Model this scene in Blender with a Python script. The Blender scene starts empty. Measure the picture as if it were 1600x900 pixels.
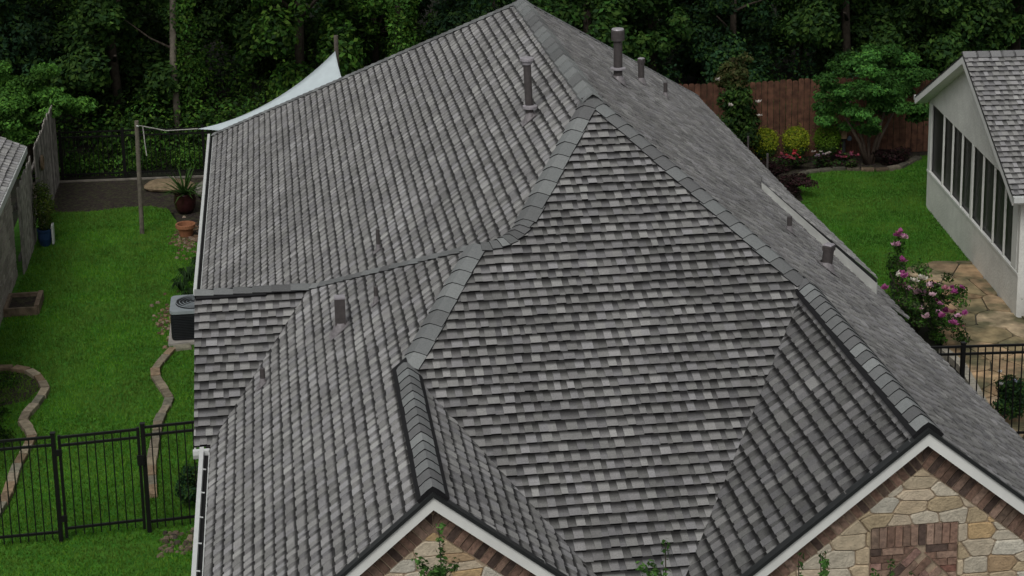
import bpy, math, random
import numpy as np
from mathutils import Vector, Matrix

random.seed(7)
rng = np.random.default_rng(7)
scene = bpy.context.scene
COL = scene.collection

# ------------------------------------------------------------------ camera
PITCH, YAW, ROLL = 0.23445, 0.1119, -0.02321
CAM = Vector((-3.8338, -21.79996, 12.41359))
_fw = Vector((math.sin(YAW) * math.cos(PITCH), math.cos(YAW) * math.cos(PITCH), -math.sin(PITCH)))
_rt = Vector((math.cos(YAW), -math.sin(YAW), 0))
_up = _rt.cross(_fw)
CR = _rt * math.cos(ROLL) + _up * math.sin(ROLL)
CU = _up * math.cos(ROLL) - _rt * math.sin(ROLL)
cam_data = bpy.data.cameras.new("camera")
cam_data.sensor_width = 36.0
cam_data.lens = 2900.056 / 1600 * 36.0
cam_data.shift_x = 52.245 / 1600
cam_data.shift_y = -342.685 / 1600
cam_data.clip_end = 2000
cam = bpy.data.objects.new("camera", cam_data)
COL.objects.link(cam)
m = Matrix.Identity(4)
for i in range(3):
    m[i][0], m[i][1], m[i][2], m[i][3] = CR[i], CU[i], -_fw[i], CAM[i]
cam.matrix_world = m
scene.camera = cam

# ------------------------------------------------------------------ world, sun, exposure
SUN_EL, SUN_AZ = math.radians(52), math.radians(205)      # azimuth clockwise from +Y
world = bpy.data.worlds.new("World")
scene.world = world
world.use_nodes = True
nt = world.node_tree
bg = nt.nodes["Background"]
sky = nt.nodes.new("ShaderNodeTexSky")
sky.sky_type = 'NISHITA'
sky.sun_disc = False
sky.sun_elevation = SUN_EL
sky.sun_rotation = SUN_AZ
sky.dust_density = 4.0
sky.air_density = 1.0
sky.ozone_density = 1.0
hsv = nt.nodes.new("ShaderNodeHueSaturation")             # overcast: the sky dome is nearly colourless
hsv.inputs['Saturation'].default_value = 0.10
nt.links.new(sky.outputs[0], hsv.inputs['Color'])
nt.links.new(hsv.outputs[0], bg.inputs[0])
bg.inputs[1].default_value = 0.14
sun_d = bpy.data.lights.new("sun", 'SUN')
sun_d.energy = 1.3
sun_d.angle = math.radians(24)
sun_d.color = (1.0, 0.97, 0.93)
sun = bpy.data.objects.new("sun", sun_d)
COL.objects.link(sun)
sd = Vector((math.sin(SUN_AZ) * math.cos(SUN_EL), math.cos(SUN_AZ) * math.cos(SUN_EL), math.sin(SUN_EL)))
sun.rotation_euler = sd.to_track_quat('Z', 'Y').to_euler()
vs = scene.view_settings
vs.view_transform = 'Standard'
vs.look = 'None'
vs.exposure = -0.5
vs.gamma = 1.0
vs.use_curve_mapping = False
scene.cycles.use_denoising = True
scene.cycles.max_bounces = 6
scene.cycles.transparent_max_bounces = 8


# ------------------------------------------------------------------ materials
def mat(name, color=(.5, .5, .5), rough=.8, src='flat', var=.25, scale=8.0, bump=0.0, bscale=60.0, metal=0.0,
        detail=4.0, color2=None, translucent=0.0, spec=.3, stain=0.0):
    """src: flat colour, 'attr' (face colours of the mesh) or 'obj' (object colour); noise gives wear and grain."""
    M = bpy.data.materials.new(name)
    M.use_nodes = True
    t = M.node_tree
    b = t.nodes['Principled BSDF']
    b.inputs['Roughness'].default_value = rough
    b.inputs['Metallic'].default_value = metal
    b.inputs['Specular IOR Level'].default_value = spec
    co = t.nodes.new('ShaderNodeTexCoord')
    no = t.nodes.new('ShaderNodeTexNoise')
    no.inputs['Scale'].default_value = scale
    no.inputs['Detail'].default_value = detail
    t.links.new(co.outputs['Object'], no.inputs['Vector'])
    rm = t.nodes.new('ShaderNodeMapRange')
    rm.inputs[1].default_value, rm.inputs[2].default_value = .3, .7
    rm.inputs[3].default_value, rm.inputs[4].default_value = 1 - var, 1 + var
    t.links.new(no.outputs['Fac'], rm.inputs[0])
    if src == 'attr':
        a = t.nodes.new('ShaderNodeVertexColor')
        a.layer_name = 'tone'
        base = a.outputs['Color']
    elif src == 'obj':
        a = t.nodes.new('ShaderNodeObjectInfo')
        base = a.outputs['Color']
    else:
        a = t.nodes.new('ShaderNodeRGB')
        a.outputs[0].default_value = (*color, 1)
        base = a.outputs[0]
    if color2 is not None:
        mx = t.nodes.new('ShaderNodeMixRGB')
        t.links.new(base, mx.inputs[1])
        mx.inputs[2].default_value = (*color2, 1)
        n2 = t.nodes.new('ShaderNodeTexNoise')
        n2.inputs['Scale'].default_value = scale * .37
        n2.inputs['Detail'].default_value = 6
        t.links.new(co.outputs['Object'], n2.inputs['Vector'])
        r2 = t.nodes.new('ShaderNodeMapRange')
        r2.inputs[1].default_value, r2.inputs[2].default_value = .42, .62
        t.links.new(n2.outputs['Fac'], r2.inputs[0])
        t.links.new(r2.outputs[0], mx.inputs[0])
        base = mx.outputs[0]
    mul = t.nodes.new('ShaderNodeVectorMath')
    mul.operation = 'SCALE'
    t.links.new(base, mul.inputs[0])
    t.links.new(rm.outputs[0], mul.inputs['Scale'])
    outc = mul.outputs[0]
    if stain:
        n3 = t.nodes.new('ShaderNodeTexNoise')
        n3.inputs['Scale'].default_value = .9
        n3.inputs['Detail'].default_value = 5
        t.links.new(co.outputs['Object'], n3.inputs['Vector'])
        r3 = t.nodes.new('ShaderNodeMapRange')
        r3.inputs[1].default_value, r3.inputs[2].default_value = .3, .7
        r3.inputs[3].default_value, r3.inputs[4].default_value = 1 - stain, 1 + stain
        t.links.new(n3.outputs['Fac'], r3.inputs[0])
        m3 = t.nodes.new('ShaderNodeVectorMath')
        m3.operation = 'SCALE'
        t.links.new(outc, m3.inputs[0])
        t.links.new(r3.outputs[0], m3.inputs['Scale'])
        outc = m3.outputs[0]
    t.links.new(outc, b.inputs['Base Color'])
    if bump:
        bn = t.nodes.new('ShaderNodeTexNoise')
        bn.inputs['Scale'].default_value = bscale
        bn.inputs['Detail'].default_value = 5
        t.links.new(co.outputs['Object'], bn.inputs['Vector'])
        bp = t.nodes.new('ShaderNodeBump')
        bp.inputs['Strength'].default_value = bump
        bp.inputs['Distance'].default_value = .02
        t.links.new(bn.outputs['Fac'], bp.inputs['Height'])
        t.links.new(bp.outputs[0], b.inputs['Normal'])
    if translucent:
        tr = t.nodes.new('ShaderNodeBsdfTranslucent')
        t.links.new(outc, tr.inputs['Color'])
        ms = t.nodes.new('ShaderNodeMixShader')
        ms.inputs[0].default_value = translucent
        t.links.new(b.outputs[0], ms.inputs[1])
        t.links.new(tr.outputs[0], ms.inputs[2])
        t.links.new(ms.outputs[0], t.nodes['Material Output'].inputs['Surface'])
    return M


M_SH = mat('shingle_granules', rough=.92, src='attr', var=.16, scale=70, bump=.25, bscale=260, stain=.17, spec=.2)
M_CAP = mat('cap_granules', rough=.92, src='obj', var=.12, scale=60, bump=.25, bscale=260, spec=.2)
M_EDGE = mat('black_asphalt', (.008, .008, .009), .7, var=.1)
M_DECK = mat('roof_underlay', (.05, .05, .05), .9)
M_WHITE = mat('white_paint', (.72, .73, .69), .55, var=.05, scale=6, stain=.06)
M_GUT = mat('gutter_paint', (.6, .62, .6), .4, var=.06)
M_GUTIN = mat('gutter_inside', (.012, .012, .012), .7)
M_DRIP = mat('dark_drip_edge', (.022, .024, .024), .45, var=.1)
M_BRICK = mat('brick_clay', rough=.9, src='obj', var=.35, scale=28, bump=.5, bscale=90)
M_STONE = mat('chopped_limestone', rough=.92, src='obj', var=.16, scale=14, bump=.7, bscale=45)
M_MORTAR = mat('mortar', (.36, .28, .20), .95, var=.15, scale=40, bump=.3)
M_PIPE = mat('painted_vent_metal', (.07, .062, .061), .5, var=.15, scale=20)
M_LEAD = mat('galvanised_cap', (.36, .34, .36), .45, var=.15, scale=20, metal=.3)
M_FLASH = mat('flashing', (.22, .205, .21), .5, var=.2, scale=30, metal=.2)
M_BLACK = mat('black_powder_coat', (.007, .007, .007), .4, var=.1)
M_SOIL = mat('forest_soil', (.014, .012, .008), .95, var=.4, scale=3, bump=.6, bscale=14, color2=(.01, .014, .006))
M_MULCH = mat('mulch', (.028, .02, .018), .95, var=.6, scale=18, bump=1.0, bscale=30, color2=(.04, .04, .02))
M_LAWN = mat('lawn_turf', (.04, .15, .010), .95, var=.3, scale=9, bump=.8, bscale=70, color2=(.06, .17, .014))
M_BLADE = mat('grass_blades', rough=.7, src='attr', var=.2, scale=2.2, translucent=.3, stain=.3, color2=(.10, .20, .02))
M_LEAF = mat('leaves', rough=.6, src='attr', var=.12, scale=1.5, translucent=.3, spec=.1)
M_BARK = mat('bark', (.05, .04, .03), .95, var=.4, scale=12, bump=.8, bscale=22)
M_OLDWOOD = mat('weathered_wood', rough=.9, src='obj', var=.45, scale=7, bump=.6, bscale=30)
M_FLAG = mat('flagstone', rough=.85, src='obj', var=.38, scale=5, bump=.8, bscale=14, detail=8, color2=(.12, .11, .06))
M_PAVER = mat('edging_stone_face', rough=.9, src='obj', var=.28, scale=12, bump=.5, bscale=30)
M_SAIL = mat('shade_cloth', (.66, .74, .76), .7, var=.05, scale=5, translucent=.25, bump=.25, bscale=5)
M_TERRA = mat('terracotta', (.28, .12, .06), .8, var=.15, scale=14)
M_GLAZE = mat('oxblood_glaze', (.035, .012, .012), .25, var=.3, scale=8)
M_BLUE = mat('blue_plastic', (.02, .05, .13), .4, var=.15)
M_PVC = mat('white_plastic', (.6, .62, .6), .4, var=.05)
M_CONC = mat('concrete', (.33, .31, .28), .9, var=.15, scale=8, bump=.3)
M_ACB = mat('condenser_steel', (.018, .02, .023), .45, var=.2)
M_ACT = mat('condenser_top', (.33, .37, .39), .4, var=.08, metal=.2)
M_SCREEN = mat('insect_screen', (.016, .016, .017), .4, var=.4, scale=1.6)
M_SIDING = mat('white_siding', (.70, .70, .65), .7, var=.07, scale=4, bump=.5, bscale=22, stain=.08)
M_PETAL = mat('petals', rough=.6, src='obj', var=.15, scale=20, translucent=.3)
M_ROPE = mat('rope', (.4, .39, .36), .9)


# ------------------------------------------------------------------ object helpers
def link(o, parent=None):
    COL.objects.link(o)
    if parent is not None:
        o.parent = parent
    return o


def thing(name, label, cat, loc=(0, 0, 0), group=None):
    o = bpy.data.objects.new(name, None)
    o.empty_display_size = .2
    link(o)
    o.location = loc
    o['label'] = label
    o['category'] = cat
    if group:
        o['group'] = group
    return o


def tag(o, label, cat, group=None):
    o['label'] = label
    o['category'] = cat
    if group:
        o['group'] = group
    return o


class MB:
    """collects polygons (world coordinates) with an optional colour for each face"""

    def __init__(s):
        s.v, s.f, s.c = [], [], []

    def poly(s, pts, c=None):
        n = len(s.v)
        s.v.extend([tuple(p) for p in pts])
        s.f.append(tuple(range(n, n + len(pts))))
        s.c.append(c)

    def mesh_add(s, verts, faces, c=None):
        n = len(s.v)
        s.v.extend([tuple(p) for p in verts])
        for f in faces:
            s.f.append(tuple(n + i for i in f))
            s.c.append(c)

    def box(s, p0, p1, c=None, R=None, o=None):
        x0, y0, z0 = p0
        x1, y1, z1 = p1
        vs = [(x0, y0, z0), (x1, y0, z0), (x1, y1, z0), (x0, y1, z0), (x0, y0, z1), (x1, y0, z1), (x1, y1, z1), (x0, y1, z1)]
        if R is not None:
            vs = [tuple(R @ Vector(v) + (Vector(o) if o is not None else Vector())) for v in vs]
        s.mesh_add(vs, [(3, 2, 1, 0), (4, 5, 6, 7), (0, 1, 5, 4), (1, 2, 6, 5), (2, 3, 7, 6), (3, 0, 4, 7)], c)

    def tube(s, pts, rads, n=8, c=None, cap=True):
        pts = [Vector(p) for p in pts]
        base = len(s.v)
        for i, p in enumerate(pts):
            d = (pts[min(i + 1, len(pts) - 1)] - pts[max(i - 1, 0)])
            if d.length < 1e-9:
                d = Vector((0, 0, 1))
            d.normalize()
            a = d.cross(Vector((0, 0, 1)) if abs(d.z) < .95 else Vector((1, 0, 0))).normalized()
            b = d.cross(a)
            r = rads[i] if hasattr(rads, '__len__') else rads
            for k in range(n):
                t = 2 * math.pi * k / n
                s.v.append(tuple(p + a * (r * math.cos(t)) + b * (r * math.sin(t))))
        for i in range(len(pts) - 1):
            for k in range(n):
                s.f.append((base + i * n + k, base + i * n + (k + 1) % n, base + (i + 1) * n + (k + 1) % n, base + (i + 1) * n + k))
                s.c.append(c)
        if cap:
            s.f.append(tuple(base + k for k in range(n))[::-1])
            s.c.append(c)
            e = base + (len(pts) - 1) * n
            s.f.append(tuple(e + k for k in range(n)))
            s.c.append(c)

    def lathe(s, prof, o=(0, 0, 0), n=20, c=None):
        base = len(s.v)
        for r, z in prof:
            for k in range(n):
                t = 2 * math.pi * k / n
                s.v.append((o[0] + r * math.cos(t), o[1] + r * math.sin(t), o[2] + z))
        for i in range(len(prof) - 1):
            for k in range(n):
                s.f.append((base + i * n + k, base + i * n + (k + 1) % n, base + (i + 1) * n + (k + 1) % n, base + (i + 1) * n + k))
                s.c.append(c)

    def prism(s, poly, d, c=None, cside=None):
        """closed prism: polygon (3-D points) pushed along the vector d"""
        d = Vector(d)
        a = [Vector(p) for p in poly]
        b = [p + d for p in a]
        n = len(a)
        base = len(s.v)
        s.v.extend([tuple(p) for p in a + b])
        s.f.append(tuple(base + i for i in range(n))[::-1])
        s.c.append(c)
        s.f.append(tuple(base + n + i for i in range(n)))
        s.c.append(c)
        for i in range(n):
            j = (i + 1) % n
            s.f.append((base + i, base + j, base + n + j, base + n + i))
            s.c.append(cside if cside is not None else c)

    def build(s, name, material, parent=None, smooth=False, kind=None, color=None):
        me = bpy.data.meshes.new(name)
        off = Vector((0, 0, 0))
        if parent is not None:
            off = world_loc(parent)
        vv = [(x - off.x, y - off.y, z - off.z) for x, y, z in s.v]
        me.from_pydata(vv, [], s.f)
        if any(c is not None for c in s.c):
            at = me.color_attributes.new('tone', 'FLOAT_COLOR', 'CORNER')
            buf = []
            for f, c in zip(s.f, s.c):
                c = c or (.2, .2, .2)
                if isinstance(c, list):
                    for q in c:
                        buf.extend((q[0], q[1], q[2], 1.0))
                else:
                    buf.extend((c[0], c[1], c[2], 1.0) * len(f))
            at.data.foreach_set('color', buf)
        me.materials.append(material)
        if smooth:
            me.polygons.foreach_set('use_smooth', [True] * len(me.polygons))
        me.update()
        o = bpy.data.objects.new(name, me)
        link(o, parent)
        if kind:
            o['kind'] = kind
        if color is not None:
            o.color = (*color, 1)
        return o


def world_loc(o):
    p = Vector((0, 0, 0))
    while o is not None:
        p += Vector(o.location)
        o = o.parent
    return p


def copy_tree(o, parent=None):
    c = o.copy()
    COL.objects.link(c)
    c.parent = parent
    for ch in list(o.children):
        copy_tree(ch, c)
    return c


def clip(poly, nx, ny, d):
    """keep the side nx*a+ny*b<=d of a 2-D polygon"""
    out = []
    n = len(poly)
    for i in range(n):
        p, q = poly[i], poly[(i + 1) % n]
        sp, sq = nx * p[0] + ny * p[1] - d, nx * q[0] + ny * q[1] - d
        if sp <= 0:
            out.append(p)
        if (sp < 0 < sq) or (sq < 0 < sp):
            t = sp / (sp - sq)
            out.append((p[0] + (q[0] - p[0]) * t, p[1] + (q[1] - p[1]) * t))
    return out


def area2(poly):
    return .5 * sum(poly[i][0] * poly[(i + 1) % len(poly)][1] - poly[(i + 1) % len(poly)][0] * poly[i][1] for i in range(len(poly)))


def pixel_area(pts):
    """size on the picture of a polygon, used only to pick which pieces become objects of their own"""
    uv = []
    for p in pts:
        q = Vector(p) - CAM
        z = q.dot(_fw)
        if z <= 0:
            return 0
        u = 800 - 52.2 + 2900 * q.dot(CR) / z
        v = 450 - 342.7 - 2900 * q.dot(CU) / z
        if not (-5 < u < 1605 and -5 < v < 905):
            return 0
        uv.append((u, v))
    return -area2(uv)


# ================================================================== SETTING: ground
def sheet(name, pts, z, material, kind='structure'):
    b = MB()
    b.poly([(x, y, z) for x, y in pts])
    o = b.build(name, material)
    if kind:
        o['kind'] = kind
    return o


sheet('ground', [(-400, -300), (400, -300), (400, 600), (-400, 600)], -.03, M_SOIL)
LAWN_L = [(-9.6, -6), (-4.2, -6), (-4.2, 14.5), (-5.3, 15.4), (-5.75, 15.6), (-6.0, 16.3), (-6.15, 17.2), (-6.35, 18.0), (-6.75, 18.3),
          (-7.3, 18.33), (-8.0, 18.15), (-8.6, 18.2), (-9.6, 18.3)]
LAWN_R = [(6.2, 9.0), (7.3, 9.6), (7.66, 10.74), (8.26, 11.37), (8.87, 11.60), (9.9, 11.55), (11.9, 16.5), (11.9, 18.7), (11.2, 18.85),
          (10.4, 18.0), (9.9, 17.85), (8.85, 18.2), (8.0, 17.95), (7.7, 17.2), (7.5, 16.0), (6.2, 15.0)]
sheet('lawn', LAWN_L, 0.0, M_LAWN)
sheet('lawn', LAWN_R, 0.0, M_LAWN)
sheet('mulch_bed', [(-9.6, 18.0), (-8, 17.9), (-6.2, 17.7), (-5.9, 15.4), (-4.4, 15.2), (-4.4, 20.35), (-9.6, 20.7)], -.006, M_MULCH)
sheet('mulch_bed', [(4.5, 15.0), (7.6, 15.5), (7.9, 17.8), (8.8, 18.1), (9.9, 17.7), (10.6, 17.9), (11.6, 18.8), (12.5, 19.6), (4.5, 19.6)], -.006, M_MULCH)
EDGE_L = [(-8.95, 9.2), (-8.57, 9.15), (-8.34, 8.99), (-8.12, 8.67), (-7.95, 8.09), (-8.02, 7.56), (-8.15, 7.12), (-8.18, 6.75), (-7.95, 6.29),
          (-7.99, 5.75), (-8.08, 5.07), (-8.09, 4.21), (-8.14, 3.7), (-8.3, 3.0)]
EDGE_M = [(-5.56, 9.66), (-5.9, 9.60), (-6.09, 8.95), (-6.18, 8.54), (-6.02, 7.95), (-5.85, 7.38), (-5.89, 6.99), (-5.99, 6.55), (-6.0, 5.77),
          (-6.02, 5.18), (-6.01, 4.62), (-5.92, 3.54)]
sheet('garden_bed', [(-9.1, 9.15), (-8.57, 9.1), (-8.34, 8.95), (-8.15, 8.65), (-8.02, 8.3), (-8.25, 7.75), (-8.7, 7.55), (-9.1, 7.7)], .004, M_MULCH)


# ================================================================== MAIN HOUSE
S, GZ = 1.09, 6.2


def U(x, y, z):
    return Vector((x * S, y * S, (z + GZ) * S))


t, tF, tB, tg, tR, tG, tB2 = .85583, .51198, .46933, .78883, .80733, .48738, .47125
WL, WL2, WR, y0 = 4.7277, 4.415, 4.238, 5.6061
d_, b_, w_, c_, e_ = 1.711, 1.1818, .3909, .834, 1.6213
yl, yr, yg, xrk, xv = -6.0465, -6.2416, 1.0323, -4.6005, -3.2402
R1 = (0, 0, 0)
R0 = (0, y0, 0)
RL = (-WL, y0 + WL * t / tB, -WL * t)
RR = (WR, y0 + WR * tR / tB, -WR * tR)
D = (d_, -d_ * tR / tF, -d_ * tR)
J = (-b_, -b_ * t / tF, -b_ * t)
J2 = (-b_ - w_, J[1], J[2])
K = (J2[0] - c_, J2[1] - c_ * t / tF, J2[2] - c_ * t)
GL = (K[0], yl, K[2])
GR = (d_, yr, D[2])


def zL2(x):
    return J2[2] + (x - J2[0]) * t


E_ = (J2[0] - e_, J2[1] + e_ * t / tB2, J2[2] - e_ * t)
zg = zL2(xv)
Gv = (xv, yg, zg)
Gr = (xrk, yg, zg)
ze = zL2(-WL2)
yGe = yg - (zg - ze) / tG
Gvl = (-WL2, yGe, ze)
Gl = (xrk, yGe, ze)
zv = yl * tF
VL = (K[0] + (K[2] - zv) / tg, yl, zv)                  # left gable's inner rake meets the front slope
zv2 = yr * tF
VR = (d_ - (D[2] - zv2) / tg, yr, zv2)
# where the two valleys meet
s_ = ((d_ - K[0]) + (K[2] - D[2]) / -tg) / 2
house = thing('stone_and_brick_house', 'house with grey shingled hip roof and two stone gables in the centre', 'house', (0, 0, 0))

zL1e = -WL * t
L1 = [R0, R1, J, (-WL, J[1] + (J[2] - zL1e) / tB2, zL1e), RL]
L2 = [J2, K, GL, (-WL2, yl, ze), Gvl, Gv, E_]
F = [R1, D, VR, (VR[0], yr - .05, (yr - .05) * tF), (VL[0], yr - .05, (yr - .05) * tF), VL, K, J2, J]
GLr = [K, GL, VL]
GRl = [D, GR, VR]
Rp = [R0, R1, D, GR] + [(x_ * WR, y_, -x_ * WR * tR) for x_, y_ in ((1, yr), (1, -3.2), (.962, -.9), (.91, 1.15), (1, 1.22))] + [RR]
Gf = [Gr, Gv, Gvl, Gl]
Bk = [R0, RR, RL]
B2 = [J, J2, E_, Gv, Gr, (xrk, yg + (zg - zL1e) / tB2, zL1e), (-WL, J[1] + (J[2] - zL1e) / tB2, zL1e)]

TABS = []          # (pixel area, MB)
TEETH = [.345, .31, .285, .26, .235]
GAPS = [.235, .21, .19, .17]
TEETH_EVEN = [.36, .325, .295, .265]
GAPS_EVEN = [.25, .225, .20]
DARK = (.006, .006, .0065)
TINTS = [(.88, .865, .855), (.88, .87, .84), (.87, .86, .865), (.88, .875, .84)]


def shade(v, tint, mul=1.0):
    return (v * tint[0] * mul, v * tint[1] * mul, v * tint[2] * mul)


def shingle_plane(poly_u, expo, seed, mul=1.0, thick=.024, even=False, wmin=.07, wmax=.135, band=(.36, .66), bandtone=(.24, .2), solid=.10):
    """laminated shingles: each course has raised teeth over a lower lamina, with a dark band
    (printed shadow line plus painted-in shade of the course above) along the top of its exposed strip"""
    r = random.Random(seed)
    P = [U(*p) if not isinstance(p, Vector) else p for p in poly_u]
    n = Vector((0, 0, 0))
    for i in range(len(P)):
        n += (P[i] - P[0]).cross(P[(i + 1) % len(P)] - P[0])
    n.normalize()
    if n.z < 0:
        n = -n
    e = Vector((0, 0, 1)).cross(n).normalized()
    up = n.cross(e)
    if up.z < 0:
        up, e = -up, -e
    o = P[0]
    q = [((p - o).dot(e), (p - o).dot(up)) for p in P]
    bmin, bmax = min(p[1] for p in q), max(p[1] for p in q)
    b0 = bmin
    TT, GG = (TEETH_EVEN, GAPS_EVEN) if even else (TEETH, GAPS)
    while b0 < bmax:
        row = clip(clip(q, 0, 1, b0 + expo * 1.15), 0, -1, -b0)
        if len(row) >= 3:
            a = min(p[0] for p in row) - r.uniform(0, .3)
            ae = max(p[0] for p in row)
            tooth = r.random() < .5
            rowmul = r.uniform(.93, 1.07)
            ph, ph2 = r.uniform(0, 6), r.uniform(0, 6)
            while a < ae:
                w = r.uniform(wmin, wmax) if tooth else r.uniform(wmin * .8, wmax * .85)
                th = thick * r.uniform(.85, 1.1) if tooth else thick * r.uniform(.35, .5)
                wob = .004 * math.sin(a * 2.1 + ph) + .003 * math.sin(a * 5.3 + ph2)
                drop = (r.uniform(.002, .012) if tooth else r.uniform(-.004, .002)) + wob
                lo, hi = b0 - drop, b0 + expo * 1.12
                pc = clip(clip(clip(clip(q, 1, 0, a + w), -1, 0, -a), 0, 1, hi), 0, -1, -lo)
                if len(pc) >= 3 and abs(area2(pc)) > 2e-4:
                    if area2(pc) < 0:
                        pc = pc[::-1]
                    tone = (r.choice(TT) if tooth else r.choice(GG)) * r.uniform(.93, 1.07) * rowmul
                    if tooth and r.random() < .18:
                        tone = r.choice(GG) * 1.1
                    tint = r.choice(TINTS)
                    hh = lambda b: th * (1 - .92 * max(0, min(1, (b - lo) / (hi - lo)))) + .001
                    P3 = lambda p: o + e * p[0] + up * p[1] + n * hh(p[1])
                    mb = MB()
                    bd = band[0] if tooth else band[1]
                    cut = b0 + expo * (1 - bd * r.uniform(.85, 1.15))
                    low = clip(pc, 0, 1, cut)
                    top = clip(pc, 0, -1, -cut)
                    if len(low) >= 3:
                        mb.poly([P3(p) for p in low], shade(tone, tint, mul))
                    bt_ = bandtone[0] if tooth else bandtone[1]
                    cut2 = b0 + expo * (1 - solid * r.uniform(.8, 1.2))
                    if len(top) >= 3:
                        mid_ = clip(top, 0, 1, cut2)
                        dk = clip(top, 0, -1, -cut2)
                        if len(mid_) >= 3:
                            mb.poly([P3(p) for p in mid_], [shade(tone * (1 + (bt_ - 1) * (p[1] - cut) / (cut2 - cut)), tint, mul) for p in mid_])  # darkens upslope: printed band and shade below the next butt, painted into corner colours
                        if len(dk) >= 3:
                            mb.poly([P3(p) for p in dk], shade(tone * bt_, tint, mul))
                    m_ = len(pc)
                    for i in range(m_):
                        p, p2 = pc[i], pc[(i + 1) % m_]
                        if p[1] > hi - 1e-4 and p2[1] > hi - 1e-4:
                            continue
                        A, B = P3(p), P3(p2)
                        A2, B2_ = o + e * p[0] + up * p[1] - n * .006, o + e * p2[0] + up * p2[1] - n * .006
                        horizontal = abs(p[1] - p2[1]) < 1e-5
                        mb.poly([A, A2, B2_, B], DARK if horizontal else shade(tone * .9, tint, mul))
                    pa = max(0, pixel_area([P3(p) for p in pc])) if n.dot(CAM - (o + e * pc[0][0] + up * pc[0][1])) > 0 else 0
                    TABS.append((pa, mb))
                a += w
                tooth = not tooth if r.random() < .93 else tooth
        b0 += expo


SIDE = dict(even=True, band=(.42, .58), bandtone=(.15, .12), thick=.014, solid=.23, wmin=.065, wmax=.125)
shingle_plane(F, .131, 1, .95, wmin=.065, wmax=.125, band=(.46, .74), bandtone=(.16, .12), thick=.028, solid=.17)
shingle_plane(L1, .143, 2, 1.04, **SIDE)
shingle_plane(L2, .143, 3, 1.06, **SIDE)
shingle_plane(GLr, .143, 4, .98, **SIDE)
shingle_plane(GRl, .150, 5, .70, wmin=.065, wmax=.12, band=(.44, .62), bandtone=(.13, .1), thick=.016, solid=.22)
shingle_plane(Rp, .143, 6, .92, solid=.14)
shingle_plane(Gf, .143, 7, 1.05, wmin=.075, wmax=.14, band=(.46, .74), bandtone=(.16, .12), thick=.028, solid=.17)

TABS.sort(key=lambda x: -x[0])
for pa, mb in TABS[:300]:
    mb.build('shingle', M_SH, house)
field = MB()
for pa, mb in TABS[300:]:
    n0 = len(field.v)
    field.v.extend(mb.v)
    field.f.extend([tuple(i + n0 for i in f) for f in mb.f])
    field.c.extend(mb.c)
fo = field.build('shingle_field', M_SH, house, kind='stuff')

# decking just under the shingles, plus the slopes that face away
deck = MB()
for pl in (F, L1, L2, GLr, GRl, Rp, Gf):
    deck.poly([U(*p) - Vector((0, 0, .012)) for p in pl])
deck.build('roof_deck', M_DECK, house)
rear = MB()
for pl in (Bk, B2):
    pts = [U(*p) for p in pl]
    n = (pts[1] - pts[0]).cross(pts[2] - pts[0])
    if n.z < 0:
        pts = pts[::-1]
    rear.poly(pts, (.17, .168, .168))
rear.build('rear_slope', M_SH, house)

# raised rear section on the right with a white board at its near end
A_ = Vector((3.31, 4.18, 4.08))
zr = lambda x: (-(x / S) * tR + GZ) * S
A0 = Vector((A_.x, A_.y, zr(A_.x)))
B0 = Vector((4.13, 1.27, zr(4.13)))
B1 = Vector((4.12, 1.24, B0.z + .19))
A9 = Vector((A_.x + .55, 6.2, zr(A_.x + .55) + .0))
Q = Vector((WR * S + .01, 6.4, zr(WR * S) + .03))
b = MB()
b.prism([A0 + Vector((0, 0, -.02)), B0 + Vector((0, 0, -.05)), B1, A0 + Vector((0, 0, .125))], (.02, .03, 0))
b.build('rake_board', M_WHITE, house)
b = MB()
b.prism([A0 + Vector((0, 0, .1255)), B1 + Vector((0, 0, .0005)), B1 + Vector((.0, .0, .035)), A0 + Vector((0, 0, .135))], (.02, .05, 0))
b.build('drip_edge', M_DRIP, house)
TABS = []
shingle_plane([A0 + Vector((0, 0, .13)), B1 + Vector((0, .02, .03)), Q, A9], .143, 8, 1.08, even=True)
b = MB()
for pa, mb in TABS:
    n0 = len(b.v)
    b.v.extend(mb.v)
    b.f.extend([tuple(i + n0 for i in f) for f in mb.f])
    b.c.extend(mb.c)
b.poly([A0 + Vector((0, 0, .13)), A9 + Vector((0, 0, .01)), A9 - Vector((0, 0, .03)), A0 - Vector((0, 0, .03))], (.16, .158, .158))
b.build('raised_shingle_section', M_SH, house, kind='stuff')


# ---------------------------------------------------------------- ridge and hip caps
def plane_n(poly):
    pts = [U(*p) for p in poly]
    n = (pts[1] - pts[0]).cross(pts[2] - pts[0]).normalized()
    return n if n.z > 0 else -n


NF, NL1, NL2, NR, NGLr, NGRl, NG, NB2, NBk = map(plane_n, ([R1, D, K], [R0, R1, J], [J2, K, GL], GLr, GRl, Gf, B2, Bk, Bk)) if False else (
    plane_n([R1, D, K]), plane_n([R0, R1, RL]), plane_n([J2, K, GL]), plane_n([R0, D, RR]), plane_n(GLr), plane_n(GRl), plane_n(Gf), plane_n([J, J2, E_]), plane_n(Bk))


def wing(n, d, side):
    """direction in the plane with normal n, square to d, on the given side"""
    w = n.cross(d).normalized()
    return w if w.dot(side) > 0 else -w


CAPTONES = [(.095, .098, .097), (.11, .115, .114), (.125, .132, .13), (.083, .084, .084), (.10, .103, .102), (.145, .152, .149)]


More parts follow.
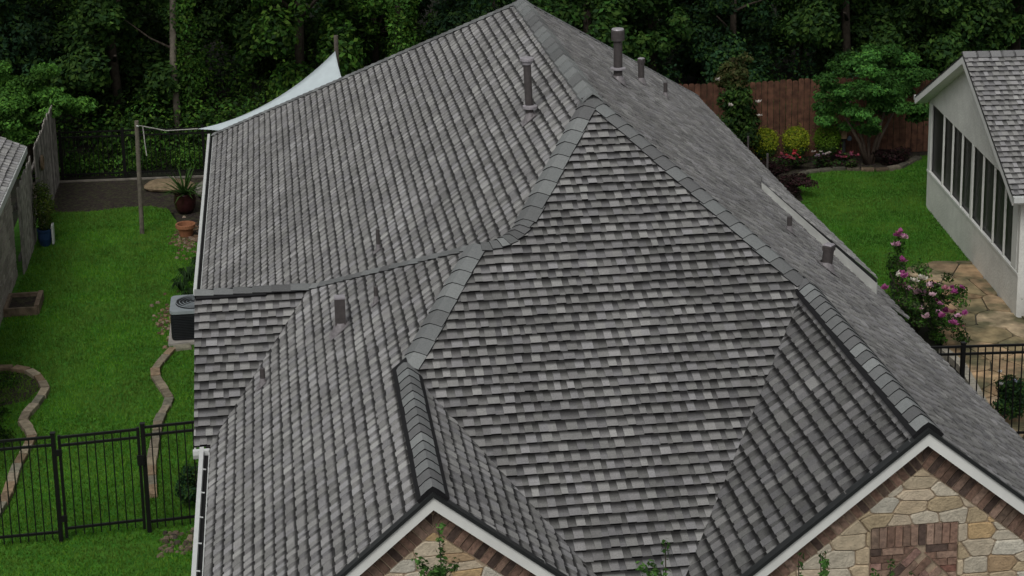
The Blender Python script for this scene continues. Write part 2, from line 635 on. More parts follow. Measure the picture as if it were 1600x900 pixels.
def cap_run(p0, p1, nA, nB, expo, wd, lift=.012, th=.013, seed=0, round_=.25, mul=1.0, dark=True):
    """caps laid from the low end p0 up to p1, each overlapping the one below"""
    r = random.Random(seed)
    p0, p1 = Vector(p0), Vector(p1)
    d = (p1 - p0)
    L = d.length
    d.normalize()
    side = nA - nB
    wA, wB = wing(nA, d, nA * 1.0 - nB), wing(nB, d, nB - nA)
    upv = (nA + nB).normalized()
    nn = max(1, round(L / expo))
    ex = L / nn
    for i in range(nn):
        s0, s1 = i * ex, min((i + 1.25) * ex, L + .02)
        mb = MB()
        jw = r.uniform(-.006, .006)
        rows = []
        for s, h in ((s0, lift + th * 1.3), (s1, lift + .002)):
            c = p0 + d * s + upv * h
            sec = []
            for f_, wv, nv in ((1.0, wA, nA), (.45, wA, nA), (.0, None, None), (.45, wB, nB), (1.0, wB, nB)):
                if wv is None:
                    sec.append(c - upv * (wd * .10 * round_ * 4) * .25)
                else:
                    sec.append(c + wv * ((wd + jw) * f_) + nv * (.004 if f_ == .45 else 0))
            rows.append(sec)
        v = rows[0] + rows[1] + [p - upv * th for p in rows[0]] + [p - upv * th for p in rows[1]]
        top = [(k, k + 1, 6 + k, 5 + k) for k in range(4)]
        bot = [(11 + k, 10 + k, 15 + k, 16 + k) for k in range(4)]
        front = [(k + 1, k, 10 + k, 11 + k) for k in range(4)]
        back = [(5 + k, 6 + k, 16 + k, 15 + k) for k in range(4)]
        ends = [(0, 5, 15, 10), (9, 4, 14, 19)]
        mb.mesh_add(v, top + bot + front + back + ends)
        o = mb.build('ridge_cap', M_CAP, house)
        o.data.materials.append(M_EDGE if dark else M_CAP)
        for pi in list(range(8, len(o.data.polygons))):
            o.data.polygons[pi].material_index = 1
        tone = r.choice(CAPTONES)
        k_ = r.uniform(.9, 1.1) * mul * 1.5
        o.color = (tone[0] * k_, tone[1] * k_, tone[2] * k_, 1)


def vent_strip(p0, p1, nA, nB, wd, h, over=.0):
    """black ridge-vent strip lying under the caps"""
    p0, p1 = Vector(p0), Vector(p1)
    d = (p1 - p0).normalized()
    p0 = p0 - d * over
    wA, wB = wing(nA, d, nA - nB), wing(nB, d, nB - nA)
    upv = (nA + nB).normalized()
    mb = MB()
    rows = []
    for p in (p0, p1):
        rows.append([p + wA * wd + nA * h, p + upv * h * 1.25, p + wB * wd + nB * h, p + wB * wd - nB * .01, p - upv * .02, p + wA * wd - nA * .01])
    v = rows[0] + rows[1]
    f = [(i, (i + 1) % 6, 6 + (i + 1) % 6, 6 + i) for i in range(6)] + [tuple(range(6))[::-1], tuple(range(6, 12))]
    mb.mesh_add(v, f)
    mb.build('ridge_vent', M_EDGE, house)


uR1, uR0, uD, uJ, uJ2, uK, uGL, uGR, uE, uGv, uGr = [U(*p) for p in (R1, R0, D, J, J2, K, GL, GR, E_, Gv, Gr)]
# front gable ridges, thick black vents under light caps
ov = Vector((0, .0, 0))
vent_strip(uGL, uK + Vector((0, .15, 0)), NL2, NGLr, .152, .05, over=.0)
cap_run(uGL + Vector((0, 0, .0)), uK + Vector((0, .05, 0)), NL2, NGLr, .196, .143, lift=.060, seed=11, mul=1.2)
vent_strip(uGR, uD + Vector((0, .1, 0)), NGRl, NR, .152, .05)
cap_run(uGR, uD + Vector((0, .05, 0)), NGRl, NR, .196, .143, lift=.060, seed=12, mul=1.2)
# hips
cap_run(uK, uJ2, NL2, NF, .225, .15, lift=.026, seed=13)
# the hip swings round into the short level ridge
P1 = uJ.lerp(uR1, .14)
curve = []
for k in range(8):
    u_ = k / 7
    a_ = uJ2 + Vector((.06, 0, 0))
    curve.append(a_ * ((1 - u_) ** 2) + uJ * (2 * u_ * (1 - u_)) + P1 * (u_ * u_))
for k in range(7):
    cap_run(curve[k], curve[k + 1], NB2 if k < 3 else NL1, NF, 1.0, .13, lift=.03, seed=140 + k)
cap_run(P1, uR1, NL1, NF, .225, .15, lift=.028, seed=15)
cap_run(uD, uR1, NF, NR, .225, .15, lift=.028, seed=16)
# main ridge, rolled high-profile caps
cap_run(uR1 + Vector((0, -.12, 0)), uR0, NL1, NR, .36, .17, lift=.05, th=.03, seed=17, mul=1.05, dark=False)
# rear hips
cap_run(U(*RL), uR0, NL1, NBk, .24, .11, lift=.012, seed=18)
cap_run(U(*RR), uR0, NR, NBk, .24, .11, lift=.012, seed=19)
# hip and ridge of the left wing
cap_run(uE, uJ2, NL2, NB2, .23, .09, lift=.014, seed=20)
vent_strip(uGr + Vector((.02, 0, 0)), uGr.lerp(uGv, .62), NG, NB2, .13, .045)
cap_run(uGr, uGv, NG, NB2, .235, .12, lift=.05, seed=21, mul=.95)


# ---------------------------------------------------------------- gables
def gable(apex, xl, zl_slope, xr, zr_slope, y, inner, seed, panel=None, zmin=3.45):
    """apex (x,z); slopes are drops per metre to the left and right; the wall stands a little behind the boards"""
    ax, az = apex
    r = random.Random(seed)
    VD, VW = .062, .132
    for sgn, xe, sl in ((-1, xl, zl_slope), (1, xr, zr_slope)):
        Lx = abs(xe - ax)
        for nm, a0, a1, ya, yb, M_ in (('drip_edge', -.020, .022, -.035, .05, M_DRIP), ('rake_board', .0225, .0225 + VW, -.012, .02, M_WHITE)):
            b = MB()
            b.prism([(ax, y + ya, az - a0), (ax + sgn * Lx, y + ya, az - a0 - Lx * sl), (ax + sgn * Lx, y + ya, az - a1 - Lx * sl), (ax, y + ya, az - a1)], (0, yb - ya, 0))
            b.build(nm, M_, house)
        b = MB()
        sof = .0225 + VW - .02
        b.prism([(ax, y + .021, az - sof), (ax + sgn * Lx, y + .021, az - sof - Lx * sl), (ax + sgn * Lx, y + .16, az - sof - Lx * sl), (ax, y + .16, az - sof)], (0, 0, -.012))
        b.build('soffit', M_WHITE, house)
    yw = y + .13
    top = .15
    wl, wr = ax - abs(xl - ax) + .1, ax + abs(xr - ax) - .1
    b = MB()
    b.prism([(ax, yw, az - top), (wl, yw, az - top - (ax - wl) * zl_slope), (wl, yw, 0), (wr, yw, 0), (wr, yw, az - top - (wr - ax) * zr_slope)], (0, .2, 0))
    wall = b.build('gable_wall', M_MORTAR, house)
    # soldier bricks along both rakes
    BR = [(.19, .12, .088), (.23, .145, .107), (.26, .162, .118), (.21, .15, .112), (.09, .062, .05), (.30, .205, .155), (.25, .168, .125)]
    bl, bw, g_ = .205, .064, .014
    for sgn, sl in ((-1, zl_slope), (1, zr_slope)):
        th = math.atan(sl)
        dx, dz = sgn * math.cos(th), -math.sin(th)
        px, pz = -sgn * math.sin(th), -math.cos(th)
        o = (ax, az - .158)
        s = .0
        k = 0
        while True:
            c = [(s, .0), (s + bw, .0), (s + bw, bl), (s, bl)]
            pts = [(o[0] + dx * a + px * q_, o[1] + dz * a + pz * q_) for a, q_ in c]
            if min(p[1] for p in pts) < zmin:
                break
            # keep to this side of the apex
            pts = clip(pts, -sgn, 0, -sgn * (ax + sgn * .004))
            if len(pts) >= 3 and abs(area2(pts)) > 3e-4:
                mb = MB()
                dep = r.uniform(.010, .018)
                jit = r.uniform(0, .004)
                mb.prism([(p[0], yw - dep - jit, p[1]) for p in pts], (0, dep + .02, 0))
                col = r.choice(BR)
                f_ = r.uniform(.7, 1.15)
                mb.build('brick', M_BRICK, wall, color=(col[0] * f_, col[1] * f_, col[2] * f_))
            s += bw + g_
            k += 1
    # stones inside
    thl, thr = math.atan(zl_slope), math.atan(zr_slope)
    off = .158 + (bl + .012) / math.cos(thl)
    off2 = .158 + (bl + .012) / math.cos(thr)
    ST = [(.46, .37, .25), (.48, .40, .28), (.50, .43, .32), (.40, .32, .205), (.49, .44, .345), (.45, .32, .17), (.42, .30, .18), (.49, .41, .30), (.50, .47, .39)]
    xl_, xr_ = ax - 2.3, ax + 2.3
    zb = zmin - .2
    region = [(xl_, zb)] + ([(panel[0] - .01, zb), (panel[0] - .01, panel[2] + .012), (panel[1] + .01, panel[2] + .012), (panel[1] + .01, zb)] if panel else []) + [(xr_, zb), (xr_, az), (xl_, az)]
    region = clip(region, -zl_slope, 1, az - off - zl_slope * ax)
    region = clip(region, zr_slope, 1, az - off2 + zr_slope * ax)
    sd_ = []
    z = zb
    while z < az:
        h = r.uniform(.13, .20)
        x = xl_ + r.uniform(0, .2)
        while x < xr_:
            w = r.uniform(.15, .36)
            if w > .27 and r.random() < .25:
                sd_ += [(x + w / 2, z + h * .22), (x + w / 2 + r.uniform(-.03, .03), z + h * .75)]
            else:
                sd_.append((x + w / 2 + r.uniform(-.02, .02), z + h / 2 + r.uniform(-.025, .025)))
            x += w
        z += h
    for i_, s0 in enumerate(sd_):
        cell = region
        ok = True
        for k_, s1 in enumerate(sd_):
            if k_ == i_ or abs(s1[0] - s0[0]) > .6 or abs(s1[1] - s0[1]) > .4:
                continue
            # stretched metric keeps the joints near level and plumb
            dx, dy = s1[0] - s0[0], (s1[1] - s0[1]) * 2.3
            L = math.hypot(dx, dy)
            nx, ny = dx / L, dy / L * 2.3
            nl = math.hypot(nx, ny)
            mid_ = nx * (s0[0] + s1[0]) / 2 + ny * (s0[1] + s1[1]) / 2
            cell = clip(cell, nx / nl, ny / nl, mid_ / nl - .005)
            if len(cell) < 3:
                ok = False
                break
        if not ok or abs(area2(cell)) < .002 or max(p[0] for p in cell) - min(p[0] for p in cell) > .6 or max(p[1] for p in cell) - min(p[1] for p in cell) > .4:
            continue
        pts = []
        for q in range(len(cell)):
            p, a, c = cell[q], cell[q - 1], cell[(q + 1) % len(cell)]
            for o_ in (a, c):
                dl = math.hypot(o_[0] - p[0], o_[1] - p[1])
                k1 = min(.3, r.uniform(.008, .022) / max(dl, 1e-4))
                pts.append((p[0] + (o_[0] - p[0]) * k1, p[1] + (o_[1] - p[1]) * k1))
        cx, cz = sum(p[0] for p in pts) / len(pts), sum(p[1] for p in pts) / len(pts)
        dep = r.uniform(.014, .028)
        ins = [(cx + (p[0] - cx) * .92, cz + (p[1] - cz) * .92) for p in pts]
        mb = MB()
        n_ = len(pts)
        v = [(p[0], yw, p[1]) for p in pts] + [(p[0], yw - dep * .55, p[1]) for p in pts] + [(p[0], yw - dep + r.uniform(-.002, .002), p[1]) for p in ins]
        f = []
        for q in range(n_):
            q2 = (q + 1) % n_
            f += [(q, q2, n_ + q2, n_ + q), (n_ + q, n_ + q2, 2 * n_ + q2, 2 * n_ + q)]
        f.append(tuple(2 * n_ + q for q in range(n_)))
        mb.mesh_add(v, f)
        col = r.choice(ST)
        k_ = r.uniform(.92, 1.16)
        mb.build('stone', M_STONE, wall, color=(col[0] * k_, col[1] * k_, col[2] * k_))
    if panel:
        x0, x1, z1 = panel
        b = MB()

        def brick(pts, dep=.022):
            if len(pts) < 3 or abs(area2(pts)) < 4e-4:
                return
            mb = MB()
            dd = dep + r.uniform(-.003, .003)
            mb.prism([(p[0], yw - dd, p[1]) for p in pts], (0, dd + .01, 0))
            col = r.choice(BR + [(.2, .10, .075), (.26, .16, .13)])
            f_ = r.uniform(.8, 1.3)
            mb.build('brick', M_BRICK, wall, color=(col[0] * f_, col[1] * f_, col[2] * f_))
        n_ = 11
        pw = (x1 - x0) / n_
        for i in range(n_):
            brick([(x0 + i * pw + .005, z1 - .2), (x0 + (i + 1) * pw - .005, z1 - .2), (x0 + (i + 1) * pw - .005, z1), (x0 + i * pw + .005, z1)])
        # lower field: herringbone diamond in the middle, level courses beside it
        zt = z1 - .212
        xm = (x0 + x1) / 2 + .02
        z = zt
        kk = 0
        while z > zmin - .1:
            x = x0 + (0 if kk % 2 else -.1)
            while x < x1:
                pts = [(max(x, x0), z - .062), (min(x + .2, x1), z - .062), (min(x + .2, x1), z), (max(x, x0), z)]
                pts = clip(pts, 0, 1, zt)
                if pts and pts[1][0] - pts[0][0] > .02:
                    left = clip(pts, 1, -1, (xm - zt) - .01) if (pts[0][0] + pts[1][0]) / 2 < xm else clip(pts, -1, -1, -(xm + zt) - .01)
                    # outside of the diamond's upper edges
                    left = clip(pts, 1, -1, xm - (zt) - .012) if (pts[0][0] + pts[1][0]) / 2 < xm else clip(pts, -1, -1, -xm - zt - .012)
                    brick(left)
                x += .21
            z -= .073
            kk += 1
        q2 = math.sqrt(.5)
        for ia in range(0, 9):
            for ib in range(0, 4):
                a0, a1 = ib * .21 + (.105 if ia % 2 else 0), ib * .21 + .2 + (.105 if ia % 2 else 0)
                c0, c1 = ia * .073 + .008, ia * .073 + .070
                pts = []
                for a, c in ((a0, c0), (a1, c0), (a1, c1), (a0, c1)):
                    pts.append((xm + q2 * (c - a), zt - .01 - q2 * (a + c)))
                if min(p[0] for p in pts) < x0 or max(p[0] for p in pts) > x1 or min(p[1] for p in pts) < zmin - .15:
                    continue
                brick(pts if area2(pts) > 0 else pts[::-1], .026)
    return wall


gable((uGL.x, uGL.z), -WL2 * S, t, VL[0] * S, tg, uGL.y, True, 31)
gable((uGR.x, uGR.z), VR[0] * S, tg, WR * S, tR, uGR.y, True, 32, panel=(1.40, 2.225, 4.25))

# house walls under the eaves (mostly hidden)
b = MB()
b.box((-4.75, -4.6, 0), (4.25, 12.5, 2.3))
b.box((-4.45, -6.3, 0), (-.6, -4.6, 2.6))
b.box((-.6, -6.5, 0), (4.25, -4.6, 2.6))
b.build('wall', mat('brown_brick_wall', (.13, .08, .06), .9, var=.3, scale=14), house)


# ---------------------------------------------------------------- gutters
def gutter(p0, p1, out, w=.12, h=.1, hangers=0.6):
    p0, p1, out = Vector(p0), Vector(p1), Vector(out)
    up = Vector((0, 0, 1))
    b = MB()
    prof = [(0, -.02), (0, -h), (w * .8, -h), (w, -h * .45), (w, .01), (w - .05, .014), (w - .05, -h * .42), (w * .5, -h + .012), (.012, -h + .012), (.012, -.02)]
    A = [p0 + out * a + up * z for a, z in prof]
    b.prism(A, p1 - p0)
    g_ = b.build('gutter', M_GUT, house)
    b = MB()
    b.prism([p0 + out * .013 + up * -.06, p0 + out * (w - .051) + up * -.06, p0 + out * (w - .051) + up * -.065, p0 + out * .013 + up * -.065], p1 - p0)
    b.build('gutter_trough', M_GUTIN, g_)
    L = (p1 - p0).length
    d = (p1 - p0).normalized()
    for i in range(1, int(L / hangers)):
        q = p0 + d * (i * hangers)
        b = MB()
        b.prism([q + out * .03 + up * .002, q + out * (w - .04) + up * .012, q + out * (w - .04) + up * .018, q + out * .03 + up * .008], d * .022)
        b.build('hanger', M_GUT, g_)


gutter(U(-WL - .015, RL[1], zL1e - .01), U(-WL - .015, 5.6, zL1e - .01), (-1, 0, 0), hangers=50)
gutter(U(-WL2 - .015, yGe - .02, ze - .01), U(-WL2 - .015, yl, ze - .01), (-1, 0, 0))
gutter(U(xrk - .01, yGe - .01, ze - .01), U(-WL2 - .02, yGe - .01, ze - .01), (0, -1, 0), hangers=5)
# verge board of the left wing
b = MB()
b.prism([U(xrk, yg, zg - .02), U(xrk, yGe, ze - .02), U(xrk, yGe, ze - .15), U(xrk, yg, zg - .15)], (.02, 0, 0))
b.build('rake_board', M_WHITE, house)
b = MB()
b.prism([U(xrk + .12, yg, zg - .1), U(xrk + .12, yGe, ze - .1), U(xrk + .12, yGe, -GZ), U(xrk + .12, yg + 2.5, -GZ), U(xrk + .12, yg + 2.5, zg - 1.3)], (.1, 0, 0))
b.build('wing_wall', mat('brown_brick_side', (.13, .08, .06), .9, var=.3, scale=14), house)


# ---------------------------------------------------------------- roof vents
def pipe_vent(p, h, r, cap=None, n=None, base=True, square=False, lean=(0, 0)):
    x, y, z = p
    b = MB()
    top = (x + lean[0], y + lean[1], z + h)
    if square:
        b.prism([(x - r, y - r * .8, z - .12), (x + r, y - r * .8, z - .12), (x + r, y + r * .8, z - .12), (x - r, y + r * .8, z - .12)], (lean[0], lean[1], h + .12))
    else:
        b.tube([(x, y, z - .12), top], r, 12)
    v = b.build('vent_pipe', M_PIPE, house, smooth=False)
    if base:
        b = MB()
        b.lathe([(r * 1.9, -.06), (r * 1.55, .02), (r * 1.2, .07), (r * 1.02, .10)], (x, y, z), 14)
        b.build('flashing', M_FLASH, v, smooth=True)
        if n is not None:
            e = Vector((0, 0, 1)).cross(n).normalized()
            up = n.cross(e)
            c = Vector(p) + n * .022
            b = MB()
            b.prism([c - e * r * 2.2 - up * r * 2.6, c + e * r * 2.2 - up * r * 2.6, c + e * r * 2.2 + up * r * 2.2, c - e * r * 2.2 + up * r * 2.2], n * .004)
            b.build('flashing_plate', M_FLASH, v)
    if cap == 'storm':
        b = MB()
        b.lathe([(.0, .0), (r * 1.25, 0), (r * 1.75, .03), (r * 1.75, .1), (r * 1.55, .125), (.0, .135)], (top[0], top[1], top[2] - .02), 16)
        b.build('vent_cap', M_LEAD, v)
    elif cap == 'drum':
        b = MB()
        b.lathe([(r * 1.1, 0), (r * 1.5, .01), (r * 1.5, .15), (r * 1.4, .17), (0, .18)], (top[0], top[1], top[2] - .12), 18)
        b.build('vent_cap', M_PIPE, v)
        b = MB()
        b.lathe([(r * 1.42, 0), (r * 1.3, .014), (0, .02)], (top[0], top[1], top[2] + .05), 18)
        b.build('cap_lid', M_LEAD, v)
    elif cap == 'flat':
        b = MB()
        b.lathe([(r * 1.05, -.07), (r * 1.3, -.07), (r * 1.3, -.02), (r * 1.85, -.02), (r * 1.8, .012), (r * .4, .03), (0, .03)], top, 16)
        b.build('vent_cap', M_LEAD, v)
        b = MB()
        b.lathe([(r * 1.05, .0), (r * 1.9, -.01), (r * 1.9, .02), (r * 1.05, .035)], (x, y, z + .16), 16)
        b.build('storm_collar', M_LEAD, v)
    elif cap == 'lid':
        b = MB()
        b.prism([(top[0] - r * 1.05, top[1] - r * .9, top[2]), (top[0] + r * 1.05, top[1] - r * .9, top[2]), (top[0] + r * 1.05, top[1] + r * .9, top[2]), (top[0] - r * 1.05, top[1] + r * .9, top[2])], (0, 0, .02))
        b.build('vent_cap', M_LEAD, v)
    elif cap == 'hood':
        b = MB()
        b.lathe([(r * 1.05, -.02), (r * 1.25, -.03), (r * 1.25, .03), (r * .8, .05), (0, .06)], top, 4)
        b.build('vent_cap', M_PIPE, v)
        b = MB()
        b.lathe([(r * 1.2, .045), (r * .9, .06), (0, .068)], top, 4)
        b.build('cap_lid', M_LEAD, v)
    return v


pipe_vent((-.62, 1.01, 6.23), .80, .05, 'flat', NL1, lean=(-.03, 0))
pipe_vent((1.19, 4.46, 5.80), .74, .066, 'drum', NR)
b = MB()
b.lathe([(.07, 0), (.115, -.008), (.115, .012), (.07, .025)], (1.19, 4.46, 6.0), 16)
b.build('storm_collar', M_LEAD, house)
pipe_vent((2.10, 7.21, 5.06), .37, .052, 'hood', NR)
pipe_vent((2.65, 7.88, 4.62), .26, .035, None, NR)
pipe_vent((-2.62, 1.19, 4.51), .30, .025, None, NL1)
pipe_vent((-2.80, -1.32, 4.73), .21, .025, None, NL2)
pipe_vent((-3.22, -1.13, 4.36), .40, .062, 'lid', NL2, square=True)
pipe_vent((-4.17, -.72, 3.55), .22, .032, None, NL2)
pipe_vent((2.86, 1.13, 4.45), .22, .035, None, NR)
pipe_vent((3.01, 0.0, 4.33), .27, .07, 'hood', NR, lean=(.04, 0))
pipe_vent((4.85, 10.76, 2.84), .20, .02, None, None, base=False)
pipe_vent((4.63, 8.62, 3.02), .30, .02, None, None, base=False)


# ================================================================== FENCES
def bar(b, p0, p1, w, d):
    """rectangular bar between two points, w across (horizontal) and d thick"""
    p0, p1 = Vector(p0), Vector(p1)
    ax = (p1 - p0).normalized()
    s = ax.cross(Vector((0, 0, 1)))
    if s.length < .1:
        s = Vector((1, 0, 0))
    s.normalize()
    u = s.cross(ax)
    pts = [p0 - s * w / 2 - u * d / 2, p0 + s * w / 2 - u * d / 2, p0 + s * w / 2 + u * d / 2, p0 - s * w / 2 + u * d / 2]
    b.prism(pts, p1 - p0)


def metal_panel(root, p0, p1, h, posts=(), sp=.111, two=.14, bottom=.16, lo=.05, rail=.035):
    p0, p1 = Vector(p0), Vector(p1)
    for z in (h - .02, h - two, bottom):
        b = MB()
        bar(b, p0 + Vector((0, 0, z)), p1 + Vector((0, 0, z)), .028, rail)
        b.build('rail', M_BLACK, root)
    L = (p1 - p0).length
    d = (p1 - p0).normalized()
    n = int(L / sp)
    b = MB()
    b.box((-.008, -.008, lo), (.008, .008, h - .015))
    me = None
    for i in range(1, n):
        q = p0 + d * (i * L / n)
        if me is None:
            o = b.build('picket', M_BLACK, root)
            me = o.data
        else:
            o = bpy.data.objects.new('picket', me)
            link(o, root)
        o.location = q - world_loc(root)
        if o.data.vertices[0].co.x < -.1:
            pass
    for q in posts:
        b = MB()
        q = Vector(q)
        b.box((q.x - .03, q.y - .03, 0), (q.x + .03, q.y + .03, h + .03))
        b.box((q.x - .036, q.y - .036, h + .03), (q.x + .036, q.y + .036, h + .045))
        b.build('post', M_BLACK, root)


def fence_root(name, label, cat):
    return thing(name, label, cat, (0, 0, 0))


fl = fence_root('metal_fence', 'black metal picket fence panel left of the garden gate', 'fence')
metal_panel(fl, (-9.6, 2.52, 0), (-7.15, 2.61, 0), 1.62, posts=[(-7.15, 2.61, 0)])
fr = fence_root('metal_fence', 'black metal picket fence panel between the gate and the shingled house', 'fence')
metal_panel(fr, (-5.93, 2.72, 0), (-4.55, 2.84, 0), 1.62, posts=[(-5.93, 2.72, 0)])
gt = fence_root('garden_gate', 'black metal picket gate on the left lawn between two posts', 'gate')
metal_panel(gt, (-7.06, 2.62, 0), (-6.0, 2.71, 0), 1.60, sp=.108, bottom=.2, lo=.09)
for q in ((-7.07, 2.62), (-5.995, 2.712)):
    b = MB()
    b.box((q[0] - .02, q[1] - .02, .06), (q[0] + .02, q[1] + .02, 1.61))
    b.build('stile', M_BLACK, gt)
for z in (.32, 1.32):
    b = MB()
    b.box((-7.13, 2.575, z), (-7.04, 2.60, z + .09))
    b.build('hinge', M_BLACK, gt)
b = MB()
b.box((-6.03, 2.66, 1.05), (-5.93, 2.69, 1.2))
b.build('latch', M_BLACK, gt)
frr = fence_root('metal_fence', 'black metal picket fence beside the flagstone patio on the right', 'fence')
metal_panel(frr, (5.2, 3.72, 0), (9.6, 3.30, 0), 1.62, posts=[(6.33, 3.62, 0), (8.6, 3.40, 0)])
fb = fence_root('metal_fence', 'low black metal fence in front of the wood behind the shade sail', 'fence')
metal_panel(fb, (-9.6, 20.82, 0), (-4.6, 20.50, 0), 1.16, posts=[(-8.9, 20.78, 0), (-7.45, 20.69, 0), (-5.6, 20.57, 0)], bottom=.12)

# red-brown board fence at the right rear
wf = fence_root('wooden_fence', 'red brown wooden board fence behind the round shrubs', 'fence')
r = random.Random(5)
x = 5.0
while x < 12.6:
    w = .14
    h = 1.90 + r.uniform(-.025, .02)
    y = 19.42 - (x - 5) * .045
    b = MB()
    yy = y + r.uniform(-.006, .006)
    pts = [(x + .004, yy, 0.02), (x + w - .004, yy, 0.02), (x + w - .004, yy, h - .03), (x + w - .03, yy, h), (x + .03, yy, h), (x + .004, yy, h - .03)]
    b.prism(pts, (0, .02, 0))
    f_ = r.uniform(.8, 1.15)
    b.build('board', M_OLDWOOD, wf, color=(.11 * f_, .052 * f_, .032 * f_))
    x += w + .004
for z in (.4, 1.5):
    b = MB()
    bar(b, (5, 19.47, z), (12.6, 19.13, z), .05, .09)
    b.build('rail', M_OLDWOOD, wf, color=(.10, .045, .03))

# weathered grey board fence on the left
wl_ = fence_root('wooden_fence', 'weathered grey wooden board fence along the left edge of the lawn', 'fence')
y = 14.12
k = 0
while y < 20.6:
    w = .18
    tall = y > 16.4
    h = (1.98 if tall else 1.80) + r.uniform(-.06, .05)
    xx = (-8.93 if tall else -9.0) - (y - 14) * .006 + r.uniform(-.012, .012)
    b = MB()
    pts = [(xx, y + .004, .02), (xx, y + w - .004, .02), (xx, y + w - .004, h - .03), (xx, y + w - .03, h), (xx, y + .03, h), (xx, y + .004, h - .03)]
    b.prism(pts, (-.022, 0, 0))
    f_ = r.uniform(.45, 1.2)
    b.build('board', M_OLDWOOD, wl_, color=(.30 * f_, .28 * f_, .25 * f_))
    y += w + .004
    k += 1
for z in (.35, 1.4):
    b = MB()
    bar(b, (-9.08, 14.1, z), (-9.05, 20.6, z), .05, .09)
    b.build('rail', M_OLDWOOD, wl_, color=(.14, .13, .12))
b = MB()
for ring in range(1):
    b.lathe([(.0, 0), (.06, .0), (.12, .015), (.15, .05), (.17, .03), (.17, 0)], (0, 0, 0), 18)
wr_ = b.build('wall_plaque', mat('carved_wood', (.14, .10, .06), .8, var=.3, scale=20))
wr_.rotation_euler = (0, math.radians(90), 0)
wr_.location = (-8.92, 17.3, 1.42)
tag(wr_, 'round wooden plaque hanging on the weathered grey fence', 'plaque')


# ================================================================== EDGING STONES
def resample(path, step):
    P = [Vector((x, y, 0)) for x, y in path]
    out = [P[0]]
    acc = 0.0
    for i in range(len(P) - 1):
        a, bb = P[i], P[i + 1]
        L = (bb - a).length
        pos = 0.0
        while acc + (L - pos) >= step:
            pos += step - acc
            out.append(a.lerp(bb, pos / L))
            acc = 0.0
        acc += L - pos
    return out


def edging(path, label, seed, mul=1.0):
    root = thing('stone_edging', label, 'edging', (0, 0, 0))
    rr_ = random.Random(seed)
    pts = resample(path, .33)
    for i in range(len(pts) - 1):
        a, bb = pts[i], pts[i + 1]
        d = (bb - a).normalized()
        s = Vector((-d.y, d.x, 0))
        a2, b2 = a + d * .014, bb - d * .014
        w = .075 + rr_.uniform(-.008, .01)
        h = .075 + rr_.uniform(-.015, .015)
        mb = MB()
        base = [a2 - s * w, b2 - s * w * rr_.uniform(.9, 1.05), b2 + s * w * rr_.uniform(.9, 1.05), a2 + s * w]
        cen = (a2 + b2) / 2
        v = [p + Vector((0, 0, -.02)) for p in base] + [p + Vector((0, 0, h - .015)) for p in base] + [cen + (p - cen) * .93 + Vector((0, 0, h)) for p in base]
        f = []
        for q in range(4):
            n_ = (q + 1) % 4
            f += [(q, n_, 4 + n_, 4 + q), (4 + q, 4 + n_, 8 + n_, 8 + q)]
        f.append((8, 9, 10, 11))
        mb.mesh_add(v, f)
        f_ = rr_.uniform(.85, 1.5) * mul
        c = rr_.choice([(.20, .17, .12), (.22, .19, .14), (.19, .14, .09), (.17, .16, .12)])
        mb.build('edging_stone', M_PAVER, root, color=(c[0] * f_, c[1] * f_, c[2] * f_))
    return root


edging(EDGE_L, 'winding row of tan edging stones round the planting bed at far left', 51)
edging(EDGE_M, 'winding row of tan edging stones leading from the air conditioner to the gate', 52)

# ---------------------------------------------------------------- neighbour house on the right
nb = thing('neighbour_house', 'white neighbouring house with dark screened porch at the right edge', 'house', (0, 0, 0))
N0 = Vector((9.25, 8.5, 0))
DD = (Vector((9.95, 15.09, 0)) - N0).normalized()
NN = Vector((-DD.y, DD.x, 0))            # towards the lawn
XX = -NN


def NW(s, z, off=0.0):
    return N0 + DD * s + NN * off + Vector((0, 0, z))


LEN = 6.62
AP_S, AP_Z, EV_Z = 3.30, 4.16, 2.42
slope = (AP_Z - EV_Z) / (AP_S + .28)
# wall: knee wall, gable, posts
b = MB()
b.prism([NW(0, 0), NW(LEN, 0), NW(LEN, .83), NW(0, .83)], XX * .15)
b.build('knee_wall', M_SIDING, nb)
b = MB()
b.prism([NW(0, 2.36, .002), NW(LEN, 2.36, .002), NW(LEN, 2.44, .002), NW(AP_S, AP_Z - .12, .002), NW(0, 2.44, .002)], XX * .14)
b.build('gable_wall', M_SIDING, nb)
mull = [6.48, 5.42, 4.70, 3.98, 3.22, 2.46, 1.70, 0.98, .30]
for i in range(len(mull) - 1):
    b = MB()
    b.prism([NW(mull[i], .83, -.06), NW(mull[i + 1], .83, -.06), NW(mull[i + 1], 2.36, -.06), NW(mull[i], 2.36, -.06)], XX * .01)
    b.build('screen', M_SCREEN, nb)
for i, s in enumerate(mull):
    w = .05 if i in (0, 4) else .016
    if i == len(mull) - 1:
        w = .15
    b = MB()
    b.prism([NW(s - w, .83, .004), NW(s + w, .83, .004), NW(s + w, 2.36, .004), NW(s - w, 2.36, .004)], XX * .035)
    b.build('mullion', M_WHITE, nb)
b = MB()
b.prism([NW(LEN, .83, .003), NW(mull[0], .83, .003), NW(mull[0], 2.36, .003), NW(LEN, 2.36, .003)], XX * .1)
b.build('corner_board', M_WHITE, nb)
b = MB()
b.prism([NW(LEN + .01, .8, .012), NW(0, .8, .012), NW(0, .85, .012), NW(LEN + .01, .85, .012)], XX * .06)
b.build('sill', M_WHITE, nb)
